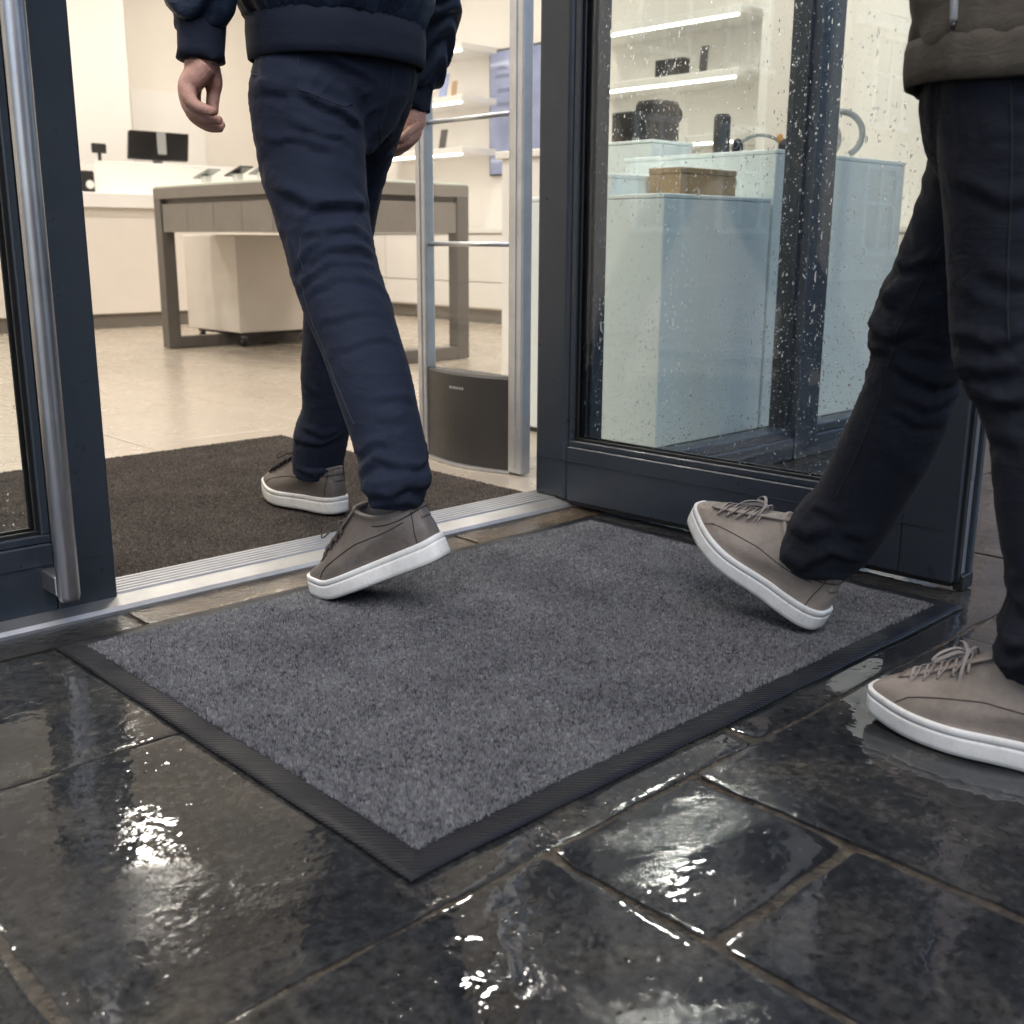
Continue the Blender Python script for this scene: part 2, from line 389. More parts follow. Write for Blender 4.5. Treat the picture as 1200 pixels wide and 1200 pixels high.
def mat_leather(name, a, c):
    m, t, b = nodes(name); v = obj_coords(t)
    f = mth(t, 'ADD', mth(t, 'MULTIPLY', noise(t, 16, 5, 0.6, v, 0.3), 0.75), mth(t, 'MULTIPLY', noise(t, 120, 4, 0.6, v), 0.25))
    t.links.new(ramp(t, f, [(0.34, a), (0.66, c)]), b.inputs['Base Color'])
    t.links.new(ramp(t, noise(t, 30, 4, 0.6, v), [(0.3, (0.42,)*3), (0.7, (0.62,)*3)]), b.inputs['Roughness'])
    h = mth(t, 'ADD', mth(t, 'MULTIPLY', noise(t, 420, 3, 0.6, v), 0.3), mth(t, 'MULTIPLY', noise(t, 34, 4, 0.6, v, 1.0), 1.6))
    bump(t, b, h, 0.35, 0.0022); return m
MT['leather_shaded'] = mat_leather('shaded_taupe_leather', (0.085, 0.070, 0.060), (0.135, 0.115, 0.10))  # taupe leather with the doorway shade put into its colour
MT['leather'] = mat_leather('taupe_leather', (0.19, 0.155, 0.127), (0.285, 0.24, 0.20))
def mat_sole():
    m, t, b = nodes('scuffed_white_rubber'); v = obj_coords(t)
    d = mth(t, 'ADD', mth(t, 'MULTIPLY', noise(t, 28, 6, 0.72, v), 0.65), mth(t, 'MULTIPLY', noise(t, 190, 4, 0.7, v), 0.35))
    t.links.new(ramp(t, d, [(0.30, (0.36, 0.33, 0.28)), (0.42, (0.66, 0.64, 0.60)), (0.6, (0.74, 0.73, 0.70))]), b.inputs['Base Color'])
    b.inputs['Roughness'].default_value = 0.5; bump(t, b, noise(t, 260, 3, 0.6, v), 0.12, 0.001); return m
MT['sole'] = mat_sole()
MT['lace_dark'] = paint('dark_lace', (0.045, 0.036, 0.031), 0.8)
MT['lace'] = paint('grey_taupe_lace', (0.27, 0.235, 0.215), 0.8)
def mat_skin():
    m, t, b = nodes('skin'); v = obj_coords(t)
    f = mth(t, 'ADD', mth(t, 'MULTIPLY', noise(t, 40, 4, 0.6, v), 0.7), mth(t, 'MULTIPLY', noise(t, 300, 3, 0.6, v), 0.3))
    t.links.new(ramp(t, f, [(0.33, (0.36, 0.165, 0.12)), (0.67, (0.54, 0.32, 0.245))]), b.inputs['Base Color'])
    b.inputs['Roughness'].default_value = 0.5; b.inputs['Subsurface Weight'].default_value = 0.15
    b.inputs['Subsurface Radius'].default_value = (0.012, 0.005, 0.003); b.inputs['Subsurface Scale'].default_value = 0.3
    bump(t, b, mth(t, 'ADD', noise(t, 130, 5, 0.65, v, 1.2), mth(t, 'MULTIPLY', noise(t, 420, 3, 0.6, v), 0.4)), 0.6, 0.0028); return m
MT['skin'] = mat_skin()
MT['nail'] = paint('fingernail', (0.55, 0.36, 0.30), 0.3)
MT['hair'] = paint('dark_brown_hair', (0.02, 0.013, 0.009), 0.6, 0.3, 60, bump_s=0.6, bump_scale=120)
def mat_screen():
    m, t, b = nodes('blue_screen_content'); v = obj_coords(t)
    sp = t.nodes.new('ShaderNodeSeparateXYZ'); t.links.new(v, sp.inputs[0])
    f = noise(t, 2.5, 3, 0.5, v)
    c = ramp(t, f, [(0.3, (0.10, 0.11, 0.17)), (0.7, (0.27, 0.29, 0.38))])
    t.links.new(c, b.inputs['Emission Color']); b.inputs['Emission Strength'].default_value = 0.9
    b.inputs['Base Color'].default_value = (0.02, 0.02, 0.025, 1); b.inputs['Roughness'].default_value = 0.12
    return m
MT['screen'] = mat_screen()
MT['screen_txt'] = emit('screen_lettering', (0.06, 0.065, 0.11), 0.6)
MT['screen_dark'] = paint('switched_off_screen', (0.006, 0.006, 0.007), 0.12)
MT['magenta'] = paint('blue_white_card', (0.25, 0.3, 0.5), 0.5, 0.3, 30)
MT['logo'] = paint('pale_print', (0.45, 0.45, 0.45), 0.5)
MT['orange'] = paint('orange_plastic', (0.6, 0.25, 0.05), 0.5)
MT['leaf'] = paint('houseplant_leaf', (0.05, 0.08, 0.03), 0.5, 0.3, 30)

# ------------------------------------------------------------------ the ground outside
FY = 1.67            # front plane of the shop front
pav = mesh('pavement', [(-9, -1.6, -0.0030), (30, -1.6, -0.0030), (30, FY+0.1, -0.0030), (-9, FY+0.1, -0.0030)], [(0, 1, 2, 3)], MT['joint'])
tag(pav, kind='structure')
def vnoise(x, y, s, seed=0):
    return (math.sin(x*s*1.7+seed*3.1+1.3*math.sin(y*s*1.1+seed)) + math.sin(y*s*2.3+seed*1.7+1.1*math.sin(x*s*1.9-seed)) + 0.6*math.sin((x+y)*s*3.7+seed*5.3))/2.6
def slab(x0, x1, y0, y1, g=(0.008, 0.008, 0.008, 0.008), seed=0, step=0.028, dz=0.0):
    a0, a1, b0, b1 = x0+g[0], x1-g[1], y0+g[2], y1-g[3]
    nx = max(2, int((a1-a0)/step)); ny = max(2, int((b1-b0)/step))
    ex = [0, 0.004/(a1-a0), 0.012/(a1-a0)] + [i/nx for i in range(1, nx)] + [1-0.012/(a1-a0), 1-0.004/(a1-a0), 1]
    ey = [0, 0.004/(b1-b0), 0.012/(b1-b0)] + [i/ny for i in range(1, ny)] + [1-0.012/(b1-b0), 1-0.004/(b1-b0), 1]
    V = []; F = []
    for j, v in enumerate(ey):
        for i, u in enumerate(ex):
            x = a0+(a1-a0)*u; y = b0+(b1-b0)*v
            d = min(u*(a1-a0), (1-u)*(a1-a0), v*(b1-b0), (1-v)*(b1-b0))
            wob = 0.0034*vnoise(x, y, 22, seed)+0.0014*vnoise(y, x, 70, seed+2)
            e = max(0, 1-d/0.03)
            # round off the corners a little
            cx = min(u, 1-u)*(a1-a0); cy = min(v, 1-v)*(b1-b0)
            rr = max(0, 0.014-cx-cy)*0.2
            x += wob*e + (rr if u < .5 else -rr); y += (0.0028*vnoise(y, x, 19, seed+5))*e + (rr if v < .5 else -rr)
            z = dz + 0.0011*vnoise(x, y, 9, seed+9) + 0.0005*vnoise(x, y, 31, seed+4)
            if d < 0.001: z -= 0.0004+0.0004*vnoise(x, y, 60, seed)
            V.append((x, y, z))
    nx1 = len(ex); ny1 = len(ey)
    for j in range(ny1-1):
        for i in range(nx1-1):
            a = j*nx1+i; F.append((a, a+1, a+1+nx1, a+nx1))
    # skirt down into the joint
    ring = [i for i in range(nx1)] + [j*nx1+nx1-1 for j in range(1, ny1)] + [(ny1-1)*nx1+i for i in range(nx1-2, -1, -1)] + [j*nx1 for j in range(ny1-2, 0, -1)]
    o = len(V); m = len(ring)          # separate vertices, so that the arris stays crisp
    for k in ring: V.append(V[k])
    for k in ring: V.append((V[k][0], V[k][1], -0.02))
    for k in range(m):
        k2 = (k+1) % m; F.append((o+k2, o+k, o+m+k, o+m+k2))
    return mesh('paving_stone', V, F, MT['slate'], pav, True)
T = 0.0020; W = 0.0068; K = 0.0048
SL = []
def row(y0, y1, xs, gy=(K, K), gx=K, **kw):
    for i in range(len(xs)-1): SL.append((xs[i], xs[i+1], y0, y1, (gx, gx, gy[0], gy[1])))
row(1.215, 1.612, [-1.2, -0.2, 1.0, 1.96, 2.75, 3.6, 4.5, 5.5, 6.6], (T, T), 0.003)
row(0.70, 1.215, [-1.3, -0.55, 0.264, 1.1, 2.148, 2.95, 3.8, 4.7, 5.7, 6.7], (K, T), 0.006)
SL += [(-0.55, 0.722, 0.06, 0.70, (W, W, K, K)), (0.722, 0.962, 0.492, 0.70, (W*.7, W*.8, W, W*.8)), (0.722, 0.962, 0.0, 0.492, (W*.7, W*.8, K, W*.9)),
       (0.962, 1.65, 0.03, 0.70, (W*.9, T, K, K)), (1.65, 2.42, 0.03, 0.70, (T, K, K, K*.6)), (2.42, 3.2, 0.03, 0.70, (K, K, K, K)), (3.2, 4.1, 0.03, 0.70, (K, K, K, K)), (4.1, 5.1, 0.03, 0.70, (K, K, K, K)), (-1.3, -0.55, 0.06, 0.70, (K, K, K, K))]
row(-0.60, 0.03, [0.722, 1.35, 2.1, 2.9, 3.7, 4.6], (K, K))
row(-0.60, 0.06, [-1.3, -0.3, 0.722], (K, K))
row(-1.20, -0.60, [-1.3, -0.7, 0.2, 1.0, 1.7, 2.5, 3.3, 4.1], (K, K))
for i, (a, b, c, d, g) in enumerate(SL):
    slab(a, b, c, d, g, i*1.37, 0.028 if a < 2.2 and c > -0.1 else 0.1, dz=rnd.uniform(-0.0012, 0.0012))
# kerb and road behind the camera
road = mesh('road', [(-300, -300, -0.13), (300, -300, -0.13), (300, -1.72, -0.13), (-300, -1.72, -0.13)], [(0, 1, 2, 3)], MT['asphalt']); tag(road, kind='structure')
far = mesh('far_ground', [(-300, -1.6, -0.14), (300, -1.6, -0.14), (300, 300, -0.14), (-300, 300, -0.14)], [(0, 1, 2, 3)], MT['asphalt']); tag(far, kind='structure')
kerb = box('kerb', (-9, -1.74, -0.3), (30, -1.605, -0.004), paint('granite_kerb', (0.16, 0.16, 0.16), 0.4, 0.25, 20), None, 0.012, 2); tag(kerb, kind='structure')
# narrow sill stones between paving and threshold
sill = empty('sill_course', (0, 1.655, 0), 'narrow course of brown and dark wet stones against the metal threshold', 'stone sill')
for i, (a, b, m) in enumerate([(-1.2, -0.1, 'strip_dark'), (-0.1, 0.735, 'strip_dark'), (0.740, 1.46, 'strip'), (1.464, 1.90, 'strip'), (1.904, 2.8, 'strip_dark'), (2.804, 3.8, 'strip_dark')]):
    o = slab(a, b, 1.612, 1.703, (0.002, 0.002, 0.004, 0.002), 30+i, 0.03, 0.001 if b < 2 else -0.001)
    o.name = 'sill_stone'; o.data = o.data.copy(); o.data.materials[0] = MT[m]; o.parent = sill; o.location = -sill.location

# ------------------------------------------------------------------ the shop: floor, walls, ceiling
floor = mesh('interior_floor', [(-1.5, 1.83, -0.004), (6.1, 1.83, -0.004), (6.1, 9.2, -0.004), (-1.5, 9.2, -0.004)], [(0, 1, 2, 3)], MT['grout']); tag(floor, kind='structure')
TS = 0.625; tile_me = None
bm = bmesh.new(); add_box(bm, (-TS/2+0.0014, -TS/2+0.0014, -0.01), (TS/2-0.0014, TS/2-0.0014, 0), 0.0012)
tile_me = bpy.data.meshes.new('floor_tile'); bm.to_mesh(tile_me); bm.free(); tile_me.materials.append(MT['tile'])
for i in range(-4, 8):
    for j in range(-2, 10):
        cx = 1.451+TS*(i+0.5); cy = 3.131+TS*(j+0.5)
        if cy-TS/2 < 1.84 or cx-TS/2 < -1.5 or cx+TS/2 > 6.1: continue
        o = bpy.data.objects.new('floor_tile', tile_me); COL.objects.link(o); o.parent = floor; o.location = (cx, cy, 0)
for i in range(-4, 8):          # cut tiles along the shop front
    cx = 1.451+TS*(i+0.5)
    if cx-TS/2 < -1.5 or cx+TS/2 > 6.1: continue
    box('floor_tile', (cx-TS/2+0.0014, 1.836, -0.01), (cx+TS/2-0.0014, 1.8796, 0), MT['tile'], floor, 0.0012)
shop = empty('shop_building', (2.3, 5.5, 0), 'shop with anthracite glazed front and bright warm white interior', 'building')
box('back_wall', (-1.5, 9.0, 0), (6.3, 9.2, 3.0), MT['cream_wall'], shop, 0)
box('wall_recess_panel', (4.30, 8.96, 0.3), (4.95, 8.999, 1.78), MT['white_wall'], shop, 0.004)
box('wall_pier', (2.2, 8.55, 0), (4.10, 8.999, 3.0), MT['white_wall'], shop, 0.004)
box('right_wall', (6.05, 1.92, 0), (6.3, 8.998, 3.0), MT['white_wall'], shop, 0)
box('left_wall', (-1.7, 1.92, 0), (-1.502, 9.2, 3.0), MT['white_wall'], shop, 0)
box('ceiling', (-1.7, 1.92, 3.002), (6.3, 9.2, 3.2), MT['ceil'], shop, 0)
box('lintel', (-1.7, FY, 2.36), (6.3, 1.86, 2.60), MT['frame'], shop, 0.004)  # out of view; built with the wall above to block light
box('upper_wall', (-6, 1.70, 2.602), (18, 1.918, 8.0), MT['facade'], shop, 0)  # unseen upper storeys, added to block sky light
box('facade_pier', (-6, 1.66, -0.02), (-0.36, 1.92, 2.598), MT['facade'], shop, 0.005)
box('facade_pier', (3.98, 1.62, -0.02), (18, 1.92, 2.598), paint('reddish_stone_pier', (0.42, 0.34, 0.30), 0.6, 0.15, 8, bump_s=0.3, bump_scale=90), shop, 0.005)
box('roof_slab', (-6, 1.92, 7.8), (18, 14, 8.0), MT['facade'], shop, 0)  # unseen; closes the added upper volume against sky light
# ceiling downlights
DL = [(2.62, 5.95), (3.2, 3.62), (2.85, 7.25), (4.9, 3.6), (1.2, 3.5), (1.0, 5.9), (4.6, 5.9), (4.7, 7.6), (0.9, 7.6), (-0.5, 4.6), (3.4, 2.5), (5.3, 2.6), (0.2, 2.6), (1.75, 2.75)]
ring_b = MB(); n = 28
for (r0, z0, r1, z1) in ((0.135, 3.0015, 0.135, 2.990), (0.135, 2.990, 0.110, 2.986), (0.110, 2.986, 0.105, 2.999)):
    V = [(r0*math.cos(2*math.pi*k/n), r0*math.sin(2*math.pi*k/n), z0) for k in range(n)] + [(r1*math.cos(2*math.pi*k/n), r1*math.sin(2*math.pi*k/n), z1) for k in range(n)]
    ring_b.add(V, [(k, (k+1) % n, n+(k+1) % n, n+k) for k in range(n)])
disc_V = [(0.107*math.cos(2*math.pi*k/n), 0.107*math.sin(2*math.pi*k/n), 2.994) for k in range(n)]
me_r = me_d = None
for i, (x, y) in enumerate(DL):
    e = empty('ceiling_downlight', (x, y, 0), 'round warm white downlight recessed in the shop ceiling', 'ceiling light', 'downlights in the shop ceiling')
    if me_r is None:
        a = ring_b.build('trim_ring', MT['white_lam'], e, True); me_r = a.data
        b_ = mesh('diffuser', disc_V, [tuple(range(n-1, -1, -1))], MT['downlight'], e); me_d = b_.data
        a.location = b_.location = (0, 0, 0)
    else:
        for nm, me in (('trim_ring', me_r), ('diffuser', me_d)):
            o = bpy.data.objects.new(nm, me); COL.objects.link(o); o.parent = e

# ------------------------------------------------------------------ shop front: frames, glass, rain
DROP = None
nseg = 7
def drops(name, origin, ux, uz, nrm, wid, hei, count, rmin, rmax, parent, seed, streak=0.06, mat='water', dens=None):
    """rain beads: small flattened caps standing proud of one face of a pane or frame"""
    g = np.random.default_rng(seed)
    origin = np.array(origin, float); ux = np.array(ux, float); uz = np.array(uz, float); nrm = np.array(nrm, float)
    P = g.random((int(count*1.6), 2))
    # drops gather in loose patches
    f = 0.5+0.5*np.sin(P[:, 0]*wid*9+2.0*np.sin(P[:, 1]*hei*5+seed))*np.sin(P[:, 1]*hei*7+1.5*np.sin(P[:, 0]*wid*6+seed*2))
    if dens is not None: f = f*dens(P[:, 0], P[:, 1])
    P = P[g.random(len(P)) < 0.55+0.45*f][:count]; m = len(P)
    r = rmin*np.exp(g.random(m)**2.2*math.log(rmax/rmin))
    el = 1+0.5*g.random(m); tall = g.random(m) < streak; el[tall] *= 1.5+2*g.random(tall.sum())
    a = np.arange(nseg)*2*math.pi/nseg
    ca, sa = np.cos(a), np.sin(a)
    C = origin + P[:, :1]*wid*ux + P[:, 1:]*hei*uz
    V = np.zeros((m, 2*nseg+1, 3)); jit = 1+0.18*(g.random((m, nseg))-0.5)
    for k, (rr, hh) in enumerate(((1.0, 0.0), (0.72, 0.42))):
        V[:, k*nseg:(k+1)*nseg] = C[:, None]+(r[:, None]*rr*jit*ca)[..., None]*ux+(r[:, None]*el[:, None]*rr*jit*sa)[..., None]*uz+(r[:, None]*hh)[..., None]*nrm
    V[:, 2*nseg] = C+(r*0.62)[:, None]*nrm
    base = (np.arange(m)*(2*nseg+1))[:, None]
    k = np.arange(nseg); k2 = (k+1) % nseg
    f1 = np.stack([base+k, base+k2, base+k2+nseg], -1); f2 = np.stack([base+k, base+k2+nseg, base+k+nseg], -1)
    f3 = np.stack([base+k+nseg, base+k2+nseg, np.broadcast_to(base+2*nseg, (m, nseg))], -1)
    F = np.concatenate([f1, f2, f3], 1).reshape(-1, 3)
    o = np_mesh(name, V.reshape(-1, 3), F, MT[mat], parent, True); tag(o, kind='stuff'); return o
def window(x0, x1, name='shop_window'):
    wn = empty(name, (0, 0, 0)); wn.parent = shop; wn.location = Vector((0, 0, 0))-shop.location
    return wn
bays = [(1.895, 2.718, 2), (2.834, 3.975, 3)]
for i, (a, b, sd_) in enumerate(bays):
    wn = window(a, b)
    box('sill_profile', (a, FY+0.003, 0.0), (b, 1.757, 0.0618), MT['frame'], wn, 0.004); box('sill_bead', (a, FY+0.012, 0.062), (b, 1.75, 0.088), MT['frame'], wn, 0.003)
    box('head_profile', (a, FY+0.003, 2.30), (b, 1.757, 2.357), MT['frame'], wn, 0.003)
    gl = box('window_pane', (a-0.004, 1.709, 0.075), (b+0.004, 1.721, 2.31), MT['glass_win'], wn, 0)
    drops('raindrops', (a, 1.7085, 0.09), (1, 0, 0), (0, 0, 1), (0, -1, 0), b-a, 1.6, 5200 if i == 0 else 4200, 0.0007, 0.0027, wn, 40+i)
mull = [(1.885, 1.925, FY+0.03, 1.765), (2.72, 2.832, FY, 1.765)]
for (a, b, c, d) in mull:
    bm = bmesh.new(); add_box(bm, (a, c, 0), (b, d, 2.358), 0.004, 2)
    add_box(bm, (a-0.010, c+0.03, 0.09), (a+0.001, c+0.036, 2.3), 0.001)
    mo = bm_done('mullion', bm, MT['frame'], shop)
    if a > 2: drops('raindrops', (a+0.004, c-0.0004, 0.08), (1, 0, 0), (0, 0, 1), (0, -1, 0), b-a-0.008, 1.5, 1600, 0.0007, 0.0026, shop, 61, 0.4)
# fixed jamb to which the open leaf is hinged, and the one left of the closed leaf
box('door_jamb', (1.8838, 1.766, 0.0), (1.93, 1.855, 2.358), MT['frame'], shop, 0.004)
box('door_jamb', (-0.355, FY, 0.0), (-0.262, 1.92, 2.358), MT['frame'], shop, 0.004)
# threshold
prof = [(1.700, -0.012), (1.700, 0.006), (1.706, 0.012), (1.742, 0.019)]
y = 1.746
for k in range(6): prof += [(y, 0.019), (y+0.0025, 0.0225), (y+0.0095, 0.0225), (y+0.0115, 0.019)]; y += 0.0145
prof += [(1.836, 0.019), (1.838, -0.012)]
V = []; F = []
for (x) in (-0.30, 1.875): V += [(x, py, pz) for (py, pz) in prof]
n = len(prof); F = [(k, k+1, n+k+1, n+k) for k in range(n-1)] + [tuple(range(n)), tuple(range(2*n-1, n-1, -1))]
th = mesh('door_threshold', V, F, MT['alu']); tag(th, 'worn ribbed aluminium threshold across the shop doorway', 'threshold')

# --- door leaves: local frame along the leaf (l from the hinge), t across its thickness, z up
def leaf(root, P0, dl, dt, length, thick, stile, rail, z0, z1, hinge_round, dens_seed, ndrops):
    P0 = Vector(P0); dl = Vector(dl).normalized(); dt = Vector(dt).normalized()
    Mx = Matrix((dl, dt, Vector((0, 0, 1)))).transposed()
    def put(bm): 
        for v in bm.verts: v.co = P0 + Mx @ v.co
        bmesh.ops.recalc_face_normals(bm, faces=bm.faces); return bm
    def bx(name, lo, hi, mat, bev=0.003, seg=1, par=root):
        bm = bmesh.new(); add_box(bm, lo, hi, bev, seg); return bm_done(name, put(bm), mat, par)
    h = length
    # hinge stile (first), with its rounded back edge
    bx('stile', (0, 0, z0), (stile, thick, z1), MT['frame'], 0.012 if hinge_round else 0.003, 3)
    bx('stile', (h-stile, 0, z0), (h, thick, z1), MT['frame'], 0.003, 2)
    bx('bottom_rail', (stile+0.0006, 0.001, z0), (h-stile-0.0006, thick-0.001, z0+rail), MT['frame'], 0.0025)
    bx('top_rail', (stile+0.0006, 0.001, z1-rail), (h-stile-0.0006, thick-0.001, z1), MT['frame'], 0.0025)
    # glazing beads and gaskets on both faces
    for sgn, t0, t1 in ((0, 0.006, 0.016), (1, thick-0.016, thick-0.006)):
        bm = bmesh.new(); bw = 0.014
        add_box(bm, (stile, t0, z0+rail), (h-stile, t1, z0+rail+bw), 0.002); add_box(bm, (stile, t0, z1-rail-bw), (h-stile, t1, z1-rail), 0.002)
        add_box(bm, (stile, t0+0.0005, z0+rail+bw), (stile+bw, t1-0.0005, z1-rail-bw), 0.002); add_box(bm, (h-stile-bw, t0+0.0005, z0+rail+bw), (h-stile, t1-0.0005, z1-rail-bw), 0.002)
        bm_done('glazing_bead', put(bm), MT['frame'], root)
        bm = bmesh.new(); g0, g1 = (t1, t1+0.006) if sgn == 0 else (t0-0.006, t0)
        add_box(bm, (stile+0.002, g0, z0+rail), (h-stile-0.002, g1, z0+rail+bw+0.006), 0.001); add_box(bm, (stile, g0+0.0005, z0+rail+bw), (stile+bw+0.006, g1-0.0005, z1-rail-bw), 0.001)
        add_box(bm, (h-stile-bw-0.006, g0+0.0005, z0+rail+bw), (h-stile, g1-0.0005, z1-rail-bw), 0.001)
        bm_done('gasket', put(bm), MT['gasket'], root)
    bx('glass', (stile+0.004, thick/2-0.005, z0+rail+0.003), (h-stile-0.004, thick/2+0.005, z1-rail-0.003), MT['glass'], 0)
    # thin joint line of the pressed profile on rail and stile
    for t0 in (-0.0012, thick-0.001):
        bx('profile_line', (stile*0.2, t0, z0+rail-0.034), (h-stile*0.25, t0+0.0022, z0+rail-0.0322), MT['frame'], 0)
    bx('drip_seal', (0.006, 0.012, z0-0.010), (h-0.006, thick-0.012, z0+0.002), MT['gasket'], 0.001)
    def dr(face, lo, wid, hei, z, cnt, seed, rmin=0.0006, rmax=0.0022, streak=0.12, dens=None):
        t = {'glass0': thick/2-0.0054, 'frame0': -0.0004}[face]
        o = P0 + Mx @ Vector((lo, t, z))
        return drops('raindrops', o, dl, (0, 0, 1), -dt, wid, hei, cnt, rmin, rmax, root, seed, streak, dens=dens)
    return bx, dr, put
# open right leaf: hinged at the jamb, swung out over the mat
ang = R(4.2)
dlr = Vector((math.sin(ang)*0.55, -1, 0)).normalized(); dtr = Vector((1, dlr.x, 0)).normalized()   # dt points away from the mat side
door = empty('glass_door', (1.82, 1.80, 0), 'anthracite framed glass door leaf standing open beside the door mat, beaded with rain', 'door')
bx, dr, put = leaf(door, (1.812, 1.812, 0), dlr, dtr, 1.008, 0.064, 0.100, 0.128, 0.018, 2.30, True, 1, 0)
dr('glass0', 0.105, 0.80, 1.35, 0.16, 6200, 3, 0.0007, 0.0027, 0.06)
dr('glass0', 0.105, 0.80, 0.34, 0.15, 1700, 31, 0.0007, 0.0023, 0.05)
dr('glass0', 0.105, 0.10, 1.4, 0.15, 700, 33, 0.0006, 0.0017, 0.05)
# closing edge: seal strips and the lock plate
bx('edge_seal', (1.006, 0.010, 0.02), (1.014, 0.024, 2.29), MT['gasket'], 0.001)
bx('edge_strip', (1.0075, 0.026, 0.03), (1.0115, 0.046, 2.28), MT['alu_v'], 0.0008)
bx('edge_lip', (1.004, 0.050, 0.004), (1.018, 0.064, 2.29), MT['frame'], 0.002)
bx('lock_plate', (1.0105, 0.029, 0.20), (1.0135, 0.042, 0.95), MT['steel'], 0.001)
bx('corner_cap', (1.002, 0.020, 0.002), (1.020, 0.066, 0.030), MT['gasket'], 0.002)
# closed left leaf
door2 = empty('glass_door', (0.74, 1.72, 0), 'closed anthracite framed glass door leaf with long tubular steel handle', 'door')
bx, dr, put = leaf(door2, (0.746, 1.738, 0), (-1, 0, 0), (0, 1, 0), 1.0, 0.064, 0.098, 0.116, 0.014, 2.30, False, 2, 0)
drops('raindrops', (0.632, 1.7374, 0.02), (1, 0, 0), (0, 0, 1), (0, -1, 0), 0.112, 1.25, 420, 0.0004, 0.0011, door2, 5, 0.2)
drops('raindrops', (0.30, 1.7374, 0.02), (1, 0, 0), (0, 0, 1), (0, -1, 0), 0.34, 0.12, 160, 0.0004, 0.0009, door2, 6, 0.1)
drops('raindrops', (0.10, 1.7646, 0.15), (1, 0, 0), (0, 0, 1), (0, -1, 0), 0.52, 1.3, 1700, 0.0006, 0.0022, door2, 7, 0.15)
hb = MB(); hx, hy = 0.640, 1.672
hb.tube([(hx, hy, 0.052), (hx, hy, 0.060), (hx, hy, 1.45), (hx, hy, 1.458)], [0.0150, 0.0172, 0.0172, 0.0150], 24)
hnd = hb.build('handle', MT['steel'], door2, True)
for z in (0.075, 1.435):
    bm = bmesh.new(); add_box(bm, (hx-0.017, hy+0.006, z-0.017), (hx+0.013, 1.7378, z+0.017), 0.003)
    o = bm_done('mount', bm, MT['steel'], hnd)

# ------------------------------------------------------------------ mats
def pile_field(name, x0, x1, y0, y1, n, hmin, hmax, rad, z0, mat, parent, seed, lean=0.5, edge=0.006):
    g = np.random.default_rng(seed)
    P = g.random((n, 2))*[x1-x0, y1-y0]+[x0, y0]
    # ragged outline
    d = np.minimum(np.minimum(P[:, 0]-x0, x1-P[:, 0]), np.minimum(P[:, 1]-y0, y1-P[:, 1]))
    P = P[d > g.random(n)*edge]; n = len(P)
    clump = 0.5+0.25*np.sin(P[:, 0]*310+2*np.sin(P[:, 1]*230))+0.25*np.sin(P[:, 1]*290+2*np.sin(P[:, 0]*260))
    lo = 0.5+0.5*np.sin(P[:, 0]*17+np.sin(P[:, 1]*23))*np.sin(P[:, 1]*15+np.sin(P[:, 0]*19))
    h = hmin+(hmax-hmin)*(0.55*g.random(n)+0.30*clump+0.15*lo)
    dark = g.random(n) < 0.075
    h[dark] *= 0.6
    ang = g.random(n)*2*math.pi; ln = lean*h*g.random(n)
    top = np.stack([P[:, 0]+np.cos(ang)*ln, P[:, 1]+np.sin(ang)*ln, z0+h], 1)
    r = rad*(0.75+0.5*g.random(n)); a0 = g.random(n)*6.28
    V = np.zeros((n, 4, 3))
    for k in range(3):
        a = a0+k*2.094
        V[:, k] = np.stack([P[:, 0]+np.cos(a)*r, P[:, 1]+np.sin(a)*r, np.full(n, z0-0.0005)], 1)
    V[:, 3] = top
    b = np.arange(n)*4
    F = np.concatenate([np.stack([b+k, b+(k+1) % 3, b+3], 1) for k in range(3)], 0)
    tab = g.standard_normal(65536); cell = 2.4*rad       # neighbouring fibres of one tuft share a shade; a few tufts are dark
    ci = np.floor(P[:, 0]/cell).astype(np.int64); cj = np.floor(P[:, 1]/cell+0.5*(ci % 2)).astype(np.int64)
    tuft = tab[(ci*7919+cj*104729) % 65536]; tuft2 = tab[(ci*3571+cj*15485863+77) % 65536]
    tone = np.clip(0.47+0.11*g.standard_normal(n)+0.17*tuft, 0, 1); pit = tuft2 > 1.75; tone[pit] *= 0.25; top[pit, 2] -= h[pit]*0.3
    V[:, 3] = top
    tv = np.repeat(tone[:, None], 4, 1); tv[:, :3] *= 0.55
    o = np_mesh(name, V.reshape(-1, 3), F, MT[mat], parent, False, tv.ravel()); tag(o, kind='stuff'); return o
X0, X1, Y0, Y1 = 0.588, 1.786, 0.752, 1.611
dm = empty('door_mat', ((X0+X1)/2, (Y0+Y1)/2, 0), 'large grey tufted door mat with black ribbed rubber border outside the doorway', 'mat')
bw = 0.034
# border: a shallow ramp, slightly wavy
V = []; F = []; nn = 60
def edge_pt(k, side, inn):
    t = k/nn
    if side == 0: p = (X0+(X1-X0)*t, Y0)
    if side == 1: p = (X1, Y0+(Y1-Y0)*t)
    if side == 2: p = (X1-(X1-X0)*t, Y1)
    if side == 3: p = (X0, Y1-(Y1-Y0)*t)
    x = min(max(p[0], X0+inn), X1-inn); y = min(max(p[1], Y0+inn), Y1-inn)
    wv = 0.0014*vnoise(p[0], p[1], 14, 3)
    return x+wv*(side in (1, 3)), y+wv*(side in (0, 2))
rings = [(0.0, 0.0005), (0.0005, 0.0028), (0.012, 0.0036), (bw-0.004, 0.0042), (bw+0.012, 0.0042)]
per = [(s, k) for s in range(4) for k in range(nn)]
for (inn, z) in rings:
    for (s, k) in per:
        x, y = edge_pt(k, s, inn); V.append((x, y, z + 0.0014 + (0.0009*vnoise(x, y, 11, 8) if inn else 0)))
m_ = len(per)
for r_ in range(len(rings)-1):
    for k in range(m_):
        F.append((r_*m_+k, r_*m_+(k+1) % m_, (r_+1)*m_+(k+1) % m_, (r_+1)*m_+k))
